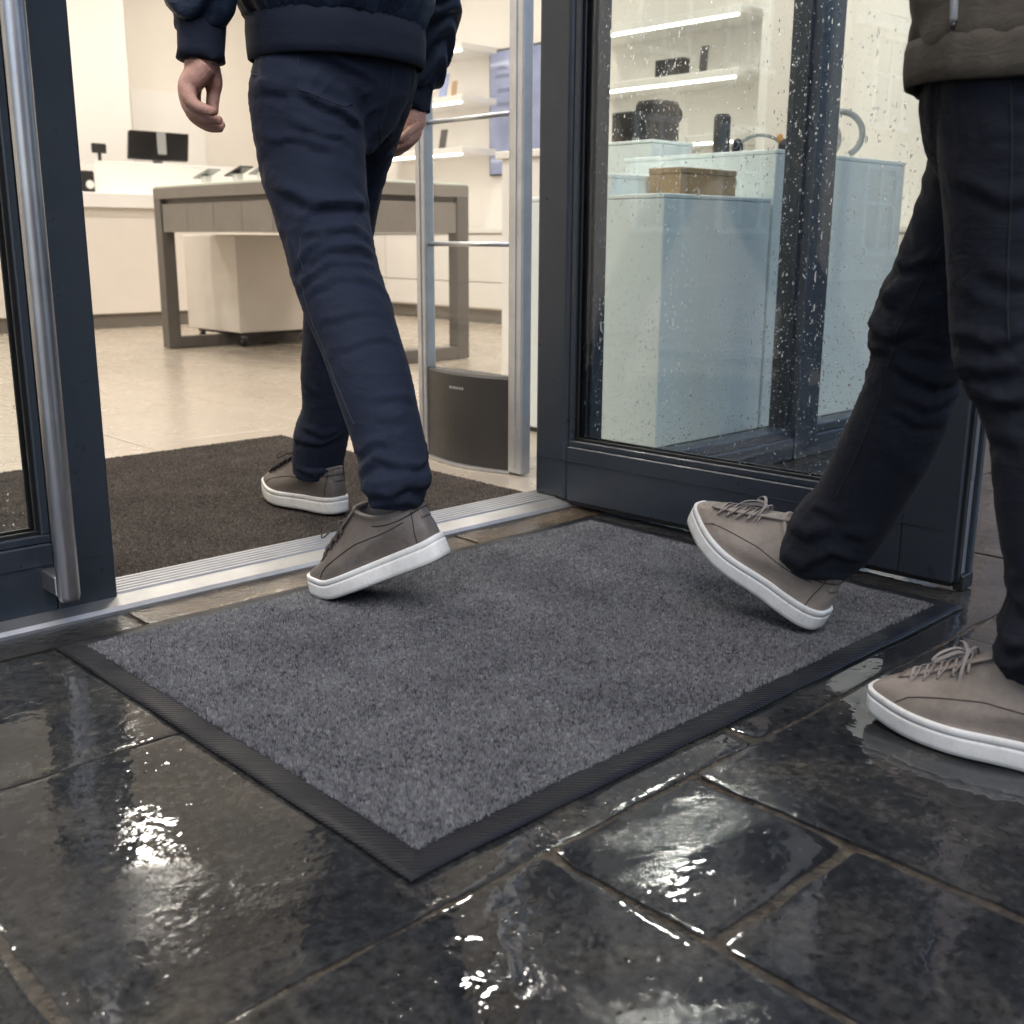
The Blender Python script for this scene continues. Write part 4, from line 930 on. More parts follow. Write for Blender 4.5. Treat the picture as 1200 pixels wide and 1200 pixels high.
FOLD = {
 'm1_near': [(0.0090,0.013,[(0.2, -0.87), (0.233, -0.55), (0.261, -0.12), (0.272, 0.38), (0.267, 0.98), (0.253, 1.47)]), (0.0060,0.009,[(0.302, -0.67), (0.282, -0.29), (0.277, 0.08), (0.281, 0.47)]), (0.0060,0.009,[(0.308, -0.69), (0.321, -0.04), (0.317, 0.52), (0.33, 1.23)]), (0.0060,0.009,[(0.36, -0.97), (0.34, -0.3), (0.331, 0.19)]), (0.0060,0.008,[(0.368, -0.71), (0.354, -0.15), (0.353, 0.59), (0.356, 1.25)]), (0.0050,0.008,[(0.392, -1.05), (0.391, -0.58), (0.385, -0.11), (0.391, 1.14)]), (0.0040,0.008,[(0.413, -0.89), (0.414, -0.07), (0.431, 1.14)]), (0.0070,0.008,[(0.06, -0.21), (0.078, 0.23), (0.094, 0.75), (0.115, 1.4)]), (0.0050,0.009,[(0.053, -1.07), (0.057, -0.53), (0.065, -0.2)]), (0.0050,0.009,[(0.0, 0.09), (0.008, 0.59), (0.038, 1.47)]), (0.0040,0.010,[(0.122, -1.21), (0.137, -0.32), (0.164, 0.21), (0.178, 0.62)]), (0.0040,0.010,[(0.099, -0.43), (0.128, 0.25), (0.158, 1.03)]), (0.0080,0.009,[(0.754, -1.47), (0.761, -0.38), (0.747, 0.41), (0.753, 1.47)]), (0.0070,0.009,[(0.728, -1.47), (0.72, -0.41), (0.729, 0.24), (0.715, 1.47)]), (0.0060,0.008,[(0.781, -1.47), (0.774, -0.15), (0.784, 0.94)]), (0.0040,0.009,[(0.692, -0.82), (0.696, 0.09)]), (0.0030,0.009,[(0.656, -0.27), (0.66, 0.8)]), (0.0030,0.008,[(0.626, -0.14), (0.629, 1.3)]), (0.0025,0.007,[(0.527, -0.64), (0.526, 0.29), (0.534, 1.17)]), (0.0025,0.007,[(0.463, -0.99), (0.478, 0.07), (0.501, 1.1)]), (0.0040,0.010,[(0.262, -1.47), (0.302, -0.86), (0.356, -1.02)])],
 'm1_far': [(0.0070,0.009,[(0.812, -1.47), (0.791, -0.2), (0.747, 1.09)]), (0.0070,0.009,[(0.873, -1.26), (0.891, -0.03), (0.866, 1.28)]), (0.0060,0.008,[(0.907, -1.47), (0.907, 0.07), (0.899, 1.38)]), (0.0050,0.009,[(0.765, -1.05), (0.763, 0.03), (0.737, 0.79)]), (0.0030,0.009,[(0.029, -0.03), (0.062, 0.4), (0.109, 0.85)]), (0.0030,0.009,[(0.66, -1.47), (0.676, -0.17)]), (0.0040,0.009,[(0.037, -0.19), (0.083, 0.23), (0.143, 0.35)])],
 'm2_front': [(0.0070,0.009,[(0.26, -1.47), (0.236, -0.64), (0.214, -0.22)]), (0.0050,0.009,[(0.297, -1.47), (0.283, -0.42)]), (0.0080,0.009,[(0.331, -1.47), (0.333, -0.61), (0.3, 0.02)]), (0.0070,0.008,[(0.342, -1.31), (0.342, -0.61), (0.339, -0.34)]), (0.0070,0.008,[(0.361, -1.33), (0.357, -0.52)]), (0.0070,0.009,[(0.379, 1.45), (0.39, 0.54), (0.381, -0.11), (0.367, -0.52)]), (0.0060,0.009,[(0.405, 1.43), (0.422, 0.49), (0.41, -0.33)]), (0.0050,0.009,[(0.439, 1.31), (0.439, 0.37), (0.431, -0.27)]), (0.0070,0.009,[(0.672, -1.22), (0.666, -0.51), (0.63, -0.25)]), (0.0070,0.009,[(0.715, -1.45), (0.712, -0.34), (0.662, 0.08), (0.664, 0.87)]), (0.0060,0.008,[(0.728, -1.04), (0.741, -0.07), (0.736, 1.17)]), (0.0040,0.009,[(0.624, 0.05), (0.616, 0.7)]), (0.0040,0.009,[(0.289, -0.44), (0.282, 0.2)]), (0.0040,0.009,[(0.631, -1.04), (0.606, -0.11)])],
 'm2_near': [(0.0070,0.010,[(0.327, -1.47), (0.347, -0.63), (0.349, 0.11)]), (0.0070,0.010,[(0.356, -1.19), (0.379, -0.62), (0.379, 0.07)]), (0.0050,0.010,[(0.294, -1.47), (0.309, -0.38), (0.303, 0.27)]), (0.0080,0.009,[(0.658, -1.26), (0.663, -0.44), (0.654, 0.18)]), (0.0080,0.009,[(0.68, -1.47), (0.683, -0.42), (0.677, 0.21)]), (0.0060,0.008,[(0.695, -1.32), (0.707, -0.39)]), (0.0040,0.010,[(0.416, -1.41), (0.435, -0.32)]), (0.0040,0.010,[(0.129, -1.01), (0.155, -0.27), (0.15, 0.2)]), (0.0040,0.010,[(0.221, -0.55), (0.249, 0.02), (0.239, 0.33)]), (0.0040,0.010,[(0.601, -1.47), (0.618, -0.48)])],
}
SEAM = {
 'm1_near': [[(0.0, -0.08), (0.018, -0.05), (0.062, -0.04)], [(0.063, -0.04), (0.079, 0.35), (0.089, 0.69), (0.081, 0.92)], [(0.368, -0.71), (0.409, -0.96), (0.458, -1.06), (0.521, -1.08), (0.591, -1.0), (0.65, -0.87)], [(0.306, -0.59), (0.336, -0.67), (0.368, -0.74)], [(0.002, -1.47), (0.019, -1.34), (0.034, -0.96)]],
 'm1_far': [[(0.006, 0.21), (0.043, 0.21), (0.091, 0.29)], [(0.0, 0.84), (0.041, 0.81), (0.091, 0.61), (0.107, 1.01)]],
 'm2_front': [[(0.198, -0.23), (0.235, -0.35), (0.298, -0.4), (0.342, -0.45), (0.385, -0.62)], [(0.407, -0.66), (0.452, -0.6), (0.523, -0.55), (0.598, -0.53)]],
 'm2_near': [[(0.045, -0.16), (0.109, -0.14), (0.183, -0.15), (0.259, -0.16), (0.316, -0.16)]],
}
HAND_L = [[(0.9675,1.7336,0.9279,0.0280), (0.9595,1.7312,0.8983,0.0270), (0.9535,1.7287,0.8741,0.0260)],
 [(0.9514,1.7109,0.8747,0.0190), (0.9343,1.7150,0.8553,0.0180), (0.9216,1.7158,0.8388,0.0145), (0.9177,1.6947,0.8161,0.0096), (0.9258,1.6779,0.8065,0.0084), (0.9346,1.6647,0.8011,0.0072)],
 [(0.9528,1.7243,0.8762,0.0200), (0.9386,1.7286,0.8570,0.0190), (0.9290,1.7323,0.8409,0.0150), (0.9237,1.7181,0.8094,0.0102), (0.9369,1.6943,0.7937,0.0088), (0.9511,1.6766,0.7903,0.0074)],
 [(0.9592,1.7359,0.8780,0.0200), (0.9481,1.7431,0.8593,0.0190), (0.9401,1.7476,0.8419,0.0150), (0.9368,1.7350,0.8038,0.0102), (0.9495,1.7103,0.7839,0.0088), (0.9619,1.6943,0.7804,0.0074)],
 [(0.9655,1.7417,0.8792,0.0180), (0.9595,1.7528,0.8613,0.0170), (0.9546,1.7603,0.8443,0.0145), (0.9561,1.7530,0.8106,0.0100), (0.9673,1.7304,0.7925,0.0086), (0.9766,1.7140,0.7874,0.0074)],
 [(0.9688,1.7307,0.8810,0.0180), (0.9718,1.7320,0.8684,0.0185), (0.9763,1.7310,0.8530,0.0155), (0.9758,1.7318,0.8371,0.0115), (0.9720,1.7298,0.8207,0.0105), (0.9701,1.7249,0.8096,0.0088)]]
HAND_R = [[(1.4953,1.8423,0.9163,0.0280), (1.4852,1.8389,0.8779,0.0270), (1.4788,1.8370,0.8544,0.0260)],
 [(1.4714,1.8306,0.8566,0.0200), (1.4655,1.8184,0.8294,0.0180), (1.4638,1.8114,0.8126,0.0145), (1.4484,1.8089,0.7953,0.0105), (1.4357,1.8205,0.7855,0.0095), (1.4298,1.8297,0.7791,0.0080)],
 [(1.4756,1.8412,0.8578,0.0200), (1.4720,1.8320,0.8292,0.0180), (1.4686,1.8255,0.8089,0.0145), (1.4527,1.8281,0.7885,0.0105), (1.4391,1.8359,0.7816,0.0095), (1.4323,1.8413,0.7782,0.0080)],
 [(1.4797,1.8519,0.8589,0.0200), (1.4763,1.8484,0.8305,0.0180), (1.4726,1.8444,0.8087,0.0145), (1.4561,1.8464,0.7848,0.0105), (1.4449,1.8519,0.7778,0.0095), (1.4386,1.8550,0.7777,0.0080)],
 [(1.4800,1.8605,0.8595,0.0180), (1.4792,1.8660,0.8319,0.0170), (1.4749,1.8638,0.8133,0.0145), (1.4596,1.8675,0.7894,0.0105), (1.4493,1.8715,0.7807,0.0095), (1.4440,1.8731,0.7789,0.0080)],
 [(1.4853,1.8260,0.8574,0.0160), (1.4767,1.8158,0.8365,0.0160), (1.4641,1.8087,0.8222,0.0125), (1.4455,1.8103,0.8082,0.0105), (1.4327,1.8163,0.7980,0.0090)]]
def resample(st, n):
    P = np.array([s[:3] for s in st]); r = np.array([s[3] for s in st])
    cum = np.r_[0, np.cumsum(np.linalg.norm(np.diff(P, axis=0), axis=1))]
    c = catmull(P, 6); rr = catmull([(x, 0, 0) for x in r], 6)
    return [tuple(p) for p in c], [p.x for p in rr], P, cum
def limb_coords(V, st, e0):
    """for every vertex: distance along the limb, angle round it, distance from its axis, local radius"""
    P = np.array([s[:3] for s in st]); r = np.array([s[3] for s in st])
    cum = np.r_[0, np.cumsum(np.linalg.norm(np.diff(P, axis=0), axis=1))]
    best = np.full(len(V), 1e9); S_ = np.zeros(len(V)); TH = np.zeros(len(V)); RR = np.zeros(len(V))
    for i in range(len(P)-1):
        d = P[i+1]-P[i]; L = np.linalg.norm(d); t = np.clip(((V-P[i])@d)/(L*L), 0, 1)
        c = P[i]+t[:, None]*d; dist = np.linalg.norm(V-c, axis=1)
        ax = d/L; a0 = e0-ax*(e0@ax); a0 /= np.linalg.norm(a0); a1 = np.cross(a0, ax)
        a1 = a1 if a1@np.array([0.72, -0.69, 0]) > 0 else -a1
        w_ = V-c; th = np.arctan2(w_@a1, w_@a0)
        m = dist < best
        best[m] = dist[m]; S_[m] = (cum[i]+t*L)[m]; TH[m] = th[m]; RR[m] = (r[i]*(1-t)+r[i+1]*t)[m]
    return S_, TH, best, RR
def fold_field(S_, TH, RR, folds):
    D = np.zeros(len(S_))
    for (amp, wd, pl) in folds:
        pl = np.array(pl, float); bd = np.full(len(S_), 1e9); sg = np.ones(len(S_)); u_all = np.zeros(len(S_))
        n = len(pl)-1
        for i in range(n):
            a, b = pl[i], pl[i+1]
            ax, ay = a[0], a[1]; bx_, by = b[0], b[1]
            dx, dy = bx_-ax, (by-ay)*RR; L2 = dx*dx+dy*dy
            px, py = S_-ax, (TH-ay)*RR
            t = np.clip((px*dx+py*dy)/L2, 0, 1)
            qx, qy = px-t*dx, py-t*dy; d = np.hypot(qx, qy); s = np.sign(qx)
            m = d < bd; bd[m] = d[m]; sg[m] = s[m]; u_all[m] = ((i+t)/n)[m]
        sd_ = bd*sg/wd; win = np.clip(np.sin(np.pi*np.clip(u_all, 0.04, 0.96))*1.6, 0, 1)
        D += 0.95*amp*win*(np.exp(-sd_**2) - 0.75*np.exp(-((sd_-1.45)/0.8)**2))
    return D
def random_folds(length, zones, seed):
    g = random.Random(seed); out = []
    for (s0, s1, n, amp, wd, tilt) in zones:
        for _ in range(n):
            s = g.uniform(s0, s1); th = g.uniform(-math.pi, math.pi); ln = g.uniform(0.5, 1.1); k = g.uniform(-1, 1)*tilt
            out.append((amp*g.uniform(0.4, 1), wd*g.uniform(0.7, 1.3), [(s-k*0.5, th-ln), (s+g.uniform(-.006, .006), th), (s+k*0.5, th+ln)]))
    return out
from mathutils.bvhtree import BVHTree
from mathutils import noise as mn
def ellipse_ring(c, a, b, rotz=0, n=28, p=2.3):
    out = []
    for k in range(n):
        t = 2*math.pi*k/n; ct, st_ = math.cos(t), math.sin(t); f = (abs(ct)**p+abs(st_)**p)**(-1/p)
        x, y = a*f*ct, b*f*st_
        out.append(Vector((c[0]+x*math.cos(rotz)-y*math.sin(rotz), c[1]+x*math.sin(rotz)+y*math.cos(rotz), c[2])))
    return out
def loft(rings, caps=True):
    n = len(rings[0]); V = [p for r in rings for p in r]; F = []
    for i in range(len(rings)-1):
        for k in range(n): F.append((i*n+k, i*n+(k+1) % n, (i+1)*n+(k+1) % n, (i+1)*n+k))
    if caps: F += [tuple(range(n-1, -1, -1)), tuple(range((len(rings)-1)*n, len(rings)*n))]
    return V, F
def trousers(parent, keys, pelvis, e0, mat, thread, seed, zones):
    mb = MB()
    for k in keys:
        P, r, _, _ = resample(LEG[k], 6)
        r = [x*0.985 for x in r]
        mb.tube(P, r, 28)
    mb.add(*loft([ellipse_ring(*q) for q in pelvis]))
    V, Nn, F = remeshed(mb.V, mb.F, 0.0055, 9)
    D = np.zeros(len(V)); own = {}
    res = [limb_coords(V, LEG[k], e0) for k in keys]
    rel = np.stack([r[2]/np.maximum(r[3], 1e-3) for r in res]); near = rel.argmin(0)
    for i, k in enumerate(keys):
        S_, TH, best, RR = res[i]
        L = sum(math.dist(LEG[k][j][:3], LEG[k][j+1][:3]) for j in range(len(LEG[k])-1))
        fl = FOLD[k]+random_folds(L, [(a*L, b*L, n, am, wd, ti) for (a, b, n, am, wd, ti) in zones], seed+i)
        ws = np.array([mn.noise((x*9, y*1.6, seed+i)) for x, y in zip(S_, TH)]); wt = np.array([mn.noise((x*11, y*1.3, seed+i+7.7)) for x, y in zip(S_, TH)])
        Sw, Tw = S_+0.010*ws, TH+0.10*wt
        d = fold_field(Sw, Tw, RR, fl)
        # sharp irregular creases: ridged noise stretched along a wandering diagonal, strongest at seat, knee and hem
        u = S_/L; zone = 0.25+0.8*np.exp(-((u-0.10)/0.12)**2)+1.0*np.exp(-((u-0.47)/0.11)**2)+0.7*np.exp(-((u-0.92)/0.07)**2)
        Y = TH*RR; ph = 1.1*ws+(0.65 if i == 0 else -0.65)
        A_ = S_*np.cos(ph)+Y*np.sin(ph); B_ = -S_*np.sin(ph)+Y*np.cos(ph)
        rid = np.array([1-abs(mn.noise((p*30, q*6, seed*1.7+i)))-0.45*abs(mn.noise((p*60+3, q*15, seed+i*3.1))) for p, q in zip(A_, B_)])
        d = d+0.0036*zone*(np.clip(rid, 0, 1)**2.2-0.35)
        w_ = np.clip((1.45-rel[i])*4, 0, 1)
        if len(keys) > 1: w_ = w_*(near == i)
        D += d*w_
    # smooth the displacement a little where legs meet
    V2 = V+Nn*D[:, None]
    tr = np_mesh('trousers', V2, F, mat, parent, True)
    bv = BVHTree.FromPolygons([tuple(v) for v in V2], [tuple(int(i) for i in f) for f in F])
    for k in keys:
        P = np.array([s[:3] for s in LEG[k]]); cum = np.r_[0, np.cumsum(np.linalg.norm(np.diff(P, axis=0), axis=1))]
        for pl in SEAM.get(k, []):
            sp_ = catmull([(a, b, 0) for a, b in pl], 14); pts = []
            for q in sp_:
                s, th = q.x, q.y; i = int(np.clip(np.searchsorted(cum, s)-1, 0, len(P)-2)); t = (s-cum[i])/(cum[i+1]-cum[i])
                c = P[i]+(P[i+1]-P[i])*t; ax = (P[i+1]-P[i])/np.linalg.norm(P[i+1]-P[i])
                a0 = e0-ax*(e0@ax); a0 /= np.linalg.norm(a0); a1 = np.cross(a0, ax); a1 = a1 if a1@np.array([0.72, -0.69, 0]) > 0 else -a1
                dr_ = Vector(a0*math.cos(th)+a1*math.sin(th))
                hit = bv.ray_cast(Vector(c)+dr_*0.30, -dr_, 0.4)
                if hit[0] is not None: pts.append(hit[0]+dr_*0.0002)
            if len(pts) > 3: tube('seam', pts, 0.0013, thread, tr, 6)
    return tr

# --- shoes: built along +Y (heel at y=0), then placed
def shoe(parent, side, length, M4, upper_mat, lace_mat, bow, seed, bend=0.0):
    L = length; nA = 64; yb = 0.74*length
    def outline(t_, grow=0.0):
        # t_ 0..1 round the sole, starting at the toe
        a = 2*math.pi*t_; y = 0.5+0.5*math.cos(a); s = math.sin(a)
        wo = 0.052*(1-(abs(2*y-1.26)/1.30)**3.2) if y > 0.3 else 0.040+0.009*(y/0.3)
        wo = max(wo, 0.010)
        end = (1-abs(math.cos(a))**7)**0.5
        hb = 0.043+0.013*math.sin(max(0, min(1, (y-0.30)/0.62))*math.pi)-0.004*math.exp(-((y-0.40)/0.12)**2)
        x = math.copysign(abs(s)**0.62, s)*hb
        x -= side*0.012*max(0, y-0.62)**1.3*2.0
        return Vector((x*(1+grow/0.05), (y-0.5)*L*(1+grow/0.15)+0.5*L, 0))
    def spring(y): return 0.009*max(0, (y/L-0.70)/0.30)**2.0*1.0 + 0.003*max(0, (0.10-y/L)/0.10)**2
    def soleh(y): return 0.035+0.004*max(0, 1-y/L*1.6)
    def X(p):
        p = Vector(p)
        if bend and p.y > yb:            # the forefoot flexes when the heel lifts
            d = p.y-yb; be = R(bend)*min(1, d/(0.16*L))
            am = be*0.5 if d < 0.16*L else be*(1-0.08*L/d)
            zz = p.z; p.y = yb+d*math.cos(am)-zz*math.sin(be); p.z = d*math.sin(am)+zz*math.cos(be)
        return M4 @ p
    rings = []
    for (gr, zf, z0) in ((-0.010, 0.0, 0.000), (-0.003, 0.0, 0.0015), (0.0010, 0.08, 0), (0.0018, 0.25, 0), (0.0019, 0.62, 0), (0.0019, 0.725, 0), (0.0010, 0.735, 0), (0.0010, 0.755, 0), (0.0018, 0.765, 0), (0.0016, 0.97, 0), (0.0004, 1.02, 0), (-0.006, 1.0, 0)):
        rg = []
        for k in range(nA):
            p = outline(k/nA, gr); z = spring(p.y)+zf*soleh(p.y)+z0; p.z = z; rg.append(X(p))
        rings.append(rg)
    V, F = loft(rings)
    so_ = mesh('sole', V, F, MT['sole'], None, True)
    # upper
    cy, cx = 0.082, 0.0
    def collar(t_, g=0.0):
        a = 2*math.pi*t_; y = cy+(0.064+g)*math.cos(a)-0.008; x = (0.036+g)*math.sin(a)
        z = 0.083+0.046*(0.5+0.5*math.cos(a))**2.0+0.020*(0.5-0.5*math.cos(a))**2.2
        return Vector((x, y, z))
    def upper_pt(t_, u):
        p0 = outline(t_, -0.004); p0.z = spring(p0.y)+soleh(p0.y)*0.96
        p3 = collar(t_)
        f = 0.5+0.5*math.cos(2*math.pi*t_)       # 1 at the toe
        sd_ = abs(math.sin(2*math.pi*t_))
        out = (p0-Vector((0, cy, p0.z))); out.z = 0; out = out.normalized() if out.length > 1e-6 else Vector((0, 1, 0))
        p1 = p0 + Vector((0, 0, 0.014+0.014*sd_+0.014*(1-f)**2)) + out*(0.004*f+0.002)
        h = p3-p0
        p2 = p3 + Vector((out.x*0.010, (0.012+0.050*f**2.2)*(1 if f > 0.3 else 0.3)*(1 if math.cos(2*math.pi*t_) > 0 else -0.15), -0.030-0.018*f**3))
        v = 1-u
        return p0*v**3+p1*3*v*v*u+p2*3*v*u*u+p3*u**3
    nU = 16; rings = []
    for j in range(nU+1):
        u = j/nU; rings.append([X(upper_pt(k/nA, u) + Vector((0, 0, 0.0009*math.sin(k*1.9+j*1.3)*math.sin(k*0.7+seed)*(1-abs(2*u-1))))) for k in range(nA)])
    # padded collar rolls over and down inside
    for (g, dz) in ((0.0015, 0.0035), (-0.001, 0.006), (-0.0055, 0.0055), (-0.009, 0.001), (-0.010, -0.02), (-0.012, -0.045)):
        rings.append([X(collar(k/nA, g)+Vector((0, 0, dz))) for k in range(nA)])
    V, F = loft(rings, False)
    F.append(tuple(range((len(rings)-1)*nA, len(rings)*nA)))
    root = empty('shoe', (0, 0, 0)); root.parent = parent
    off = Vector((0, 0, 0)); p_ = parent
    while p_ is not None: off += p_.location; p_ = p_.parent
    root.location = -off
    up_ = mesh('upper', V, F, upper_mat, root, True)
    so_.parent = root; so_.location = (0, 0, 0)
    # seams: quarter line along the side, collar line, heel counter
    th_m = MT['lace_dark'] if upper_mat is MT['leather_shaded'] else paint('taupe_stitching', (0.09, 0.07, 0.058), 0.8)
    for sgn in (1, -1):
        P = []
        for k in range(26):
            q = k/25; t_ = 0.128+0.235*q; u = 0.06+0.52*min(1, q*3.0)**0.55+0.16*q
            t2 = t_ if sgn == 1 else 1-t_
            pp = upper_pt(t2, u); P.append(X(pp*1.0)+ (X(pp+Vector((sgn*0.0005, 0, 0.0004)))-X(pp)))
        tube('seam', P, 0.0009, th_m, root, 6)
        P = [X(upper_pt((0.405 if sgn == 1 else 0.595), 0.02+0.9*k/10)+Vector((sgn*0.0006, -0.0006, 0))) for k in range(11)]
        tube('seam', P, 0.0009, th_m, root, 6)
    P = [X(collar(k/48, 0.0035)+Vector((0, 0, -0.011))) for k in range(10, 39)]
    tube('collar_seam', P, 0.0011, th_m, root, 6)
    # tongue
    rings = []
    for j in range(9):
        q = j/8; yc = 0.205-0.075*q; zc = upper_pt(0.0, 0.42+0.5*q).z-0.0008
        yc = upper_pt(0.0, 0.42+0.5*q).y if q < 0.99 else yc
        if j == 8: zc += 0.016; yc -= 0.010
        rings.append([X(Vector((0.021*math.cos(a), yc+0.002*math.sin(a), zc+0.0032*math.sin(a)))) for a in [2*math.pi*k/12 for k in range(12)]])
    V, F = loft(rings); mesh('tongue', V, F, upper_mat, root, True)
    # laces: bars across the instep, crossing, and a bow
    lc = MB()
    rows_ = [0.50, 0.585, 0.67, 0.755, 0.84]
    ey = []
    for u in rows_:
        l = upper_pt(0.060, u); r = upper_pt(0.940, u)
        mid = upper_pt(0.0, u)
        sc_ = 0.021
        lp = Vector((sc_, mid.y-0.004, mid.z-0.0035)); rp = Vector((-sc_, mid.y-0.004, mid.z-0.0035)); ey.append((lp, rp, mid))
    for i, (l, r, m_) in enumerate(ey):
        pts = [l+Vector((0.004, -0.001, -0.005)), l+Vector((0, 0, 0.003)), m_+Vector((0, 0.001, 0.0055)), r+Vector((0, 0, 0.003)), r+Vector((-0.004, -0.001, -0.005))]
        if i > 0: pts[0] = ey[i-1][0]+Vector((0.004, 0, -0.004)); pts[1] = (ey[i-1][0]*0.6+l*0.4)+Vector((0, 0, 0.006))
        lc.tube([X(p) for p in catmull(pts, 5)], [(0.0026, 0.0010)]*(len(pts)*5-4), 8)
        if 0 < i:
            pts = [ey[i-1][1]+Vector((-0.004, 0, -0.004)), (ey[i-1][1]*0.6+r*0.4)+Vector((0, 0, 0.006)), (m_+ey[i-1][2])*0.5+Vector((0, 0, 0.0065)), l+Vector((0, 0, 0.003)), l+Vector((0.004, -0.001, -0.004))]
            lc.tube([X(p) for p in catmull(pts, 5)], [(0.0026, 0.0010)]*(len(pts)*5-4), 8)
    k_ = ey[-1][2]+Vector((0, 0.006, 0.008))
    for sgn in (1, -1):
        b = bow
        loop = [k_, k_+Vector((sgn*0.016*b, 0.010, 0.006)), k_+Vector((sgn*0.038*b, 0.022, 0.001)), k_+Vector((sgn*0.046*b, 0.030, -0.010)), k_+Vector((sgn*0.034*b, 0.026, -0.010)), k_+Vector((sgn*0.014*b, 0.010, 0.000)), k_]
        lc.tube([X(p) for p in catmull(loop, 6)], [(0.0026, 0.0010)]*(6*6+1), 8)
        end = [k_, k_+Vector((sgn*0.018*b, -0.004, 0.004)), k_+Vector((sgn*0.034*b, -0.004, -0.014)), k_+Vector((sgn*0.038*b, -0.002, -0.034))]
        lc.tube([X(p) for p in catmull(end, 6)], [(0.0024, 0.0010)]*19, 8)
    lc.ell(X(k_), (0.006, 0.006, 0.005), 10, 6)
    lc.build('laces', lace_mat, root, True)
    # heel tab
    V = []; F = []
    for j in range(6):
        for i in range(7):
            t_ = 0.5+(i-3)*0.016; p = upper_pt(t_, 0.58+0.40*j/5); d = Vector((p.x, p.y-cy, 0)).normalized(); V.append(X(p+d*0.0012))
    for j in range(5):
        for i in range(6): a = j*7+i; F.append((a, a+1, a+8, a+7))
    ht = mesh('heel_tab', V, F, upper_mat, root, True)
    m = ht.modifiers.new('t', 'SOLIDIFY'); m.thickness = 0.0016; m.offset = 1
    return root
def place(heel, toe_dir_xy, pitch, roll=0.0, pivot='heel', L=0.29):
    """shoe frame: +Y along toe_dir, pitched up (toe up) by pitch degrees"""
    d = Vector((toe_dir_xy[0], toe_dir_xy[1], 0)).normalized()
    x = Vector((d.y, -d.x, 0)); z = Vector((0, 0, 1))
    B = Matrix((x, d, z)).transposed()
    Rm = B @ Matrix.Rotation(R(pitch), 3, 'X') @ Matrix.Rotation(R(roll), 3, 'Y')
    m = Rm.to_4x4(); m.translation = Vector(heel); return m

def body_mesh(parent, parts, hands, nails=None):
    mb = MB()
    for p in parts: mb.add(p[0], p[1])
    V, Nn, F = remeshed(mb.V, mb.F, 0.011, 6)
    off = len(V); Vs = [V]; Fs = [F]
    for h in hands:
        hb_ = MB()
        for ch_ in h:
            P = catmull([c[:3] for c in ch_], 5); r = [p.x for p in catmull([(c[3], 0, 0) for c in ch_], 5)]
            hb_.tube(P, r, 16); hb_.ell(P[-1], (r[-1],)*3, 12, 8)
        v, n_, f = remeshed(hb_.V, hb_.F, 0.0015, 3)
        Vs.append(v); Fs.append(f+off); off += len(v)
    return np_mesh('body', np.concatenate(Vs), np.concatenate(Fs), MT['skin'], parent, True)
def head_parts(c, face):
    """a head with brow, nose, lips, chin and ears; face = unit vector the face looks along"""
    f = Vector(face); s = Vector((f.y, -f.x, 0)); c = Vector(c); mb = MB()
    Rm = Matrix((s, f, Vector((0, 0, 1)))).transposed()
    mb.ell(c+Vector((0, 0, 0.02)), (0.075, 0.096, 0.105), 24, 16, Rm)
    mb.ell(c+f*0.025+Vector((0, 0, -0.055)), (0.058, 0.070, 0.070), 20, 12, Rm)
    mb.tube([c+f*0.088+Vector((0, 0, 0.025)), c+f*0.106+Vector((0, 0, -0.012)), c+f*0.098+Vector((0, 0, -0.022))], [0.009, 0.014, 0.010], 10)
    mb.ell(c+f*0.084+Vector((0, 0, -0.055)), (0.026, 0.012, 0.010), 12, 8, Rm)
    mb.ell(c+f*0.078+Vector((0, 0, -0.098)), (0.024, 0.018, 0.018), 12, 8, Rm)
    for sg in (1, -1):
        mb.ell(c+s*(0.078*sg)-f*0.006+Vector((0, 0, -0.005)), (0.010, 0.022, 0.034), 12, 8, Rm)
        mb.ell(c+s*(0.032*sg)+f*0.082+Vector((0, 0, 0.026)), (0.016, 0.010, 0.010), 10, 6, Rm)
    mb.tube([c+Vector((0, 0, -0.24))-f*0.02, c+Vector((0, 0, -0.14))-f*0.015, c+Vector((0, 0, -0.06))], [0.066, 0.058, 0.056], 16)
    return mb.V, mb.F
def hair_cap(parent, c, face):
    f = Vector(face); s = Vector((f.y, -f.x, 0)); c = Vector(c)+Vector((0, 0, 0.028))-f*0.008
    V = []; F = []; nu, nv = 40, 16; g = random.Random(4)
    for j in range(nv+1):
        for i in range(nu):
            th = 2*math.pi*i/nu; front = math.cos(th)
            phm = R(68) if front > 0.5 else R(118-40*max(0, front+0.2))
            ph = phm*j/nv; rr = 1.06+0.03*math.sin(i*5.0+j*1.7)+g.uniform(-.008, .008)
            V.append(c+s*(0.080*rr*math.sin(ph)*math.sin(th))+f*(0.100*rr*math.sin(ph)*math.cos(th))+Vector((0, 0, 0.108*rr*math.cos(ph))))
    for j in range(nv):
        for i in range(nu): a = j*nu+i; b = j*nu+(i+1) % nu; F.append((a, a+nu, b+nu, b))
    return mesh('hair', V, F, MT['hair'], parent, True)
def cloth(name, V, F, mat, parent, vox, fn=None, it=4):
    v, n_, f = remeshed(V, F, vox, it)
    if fn is not None: v = v+n_*fn(v)[:, None]
    return np_mesh(name, v, f, mat, parent, True)

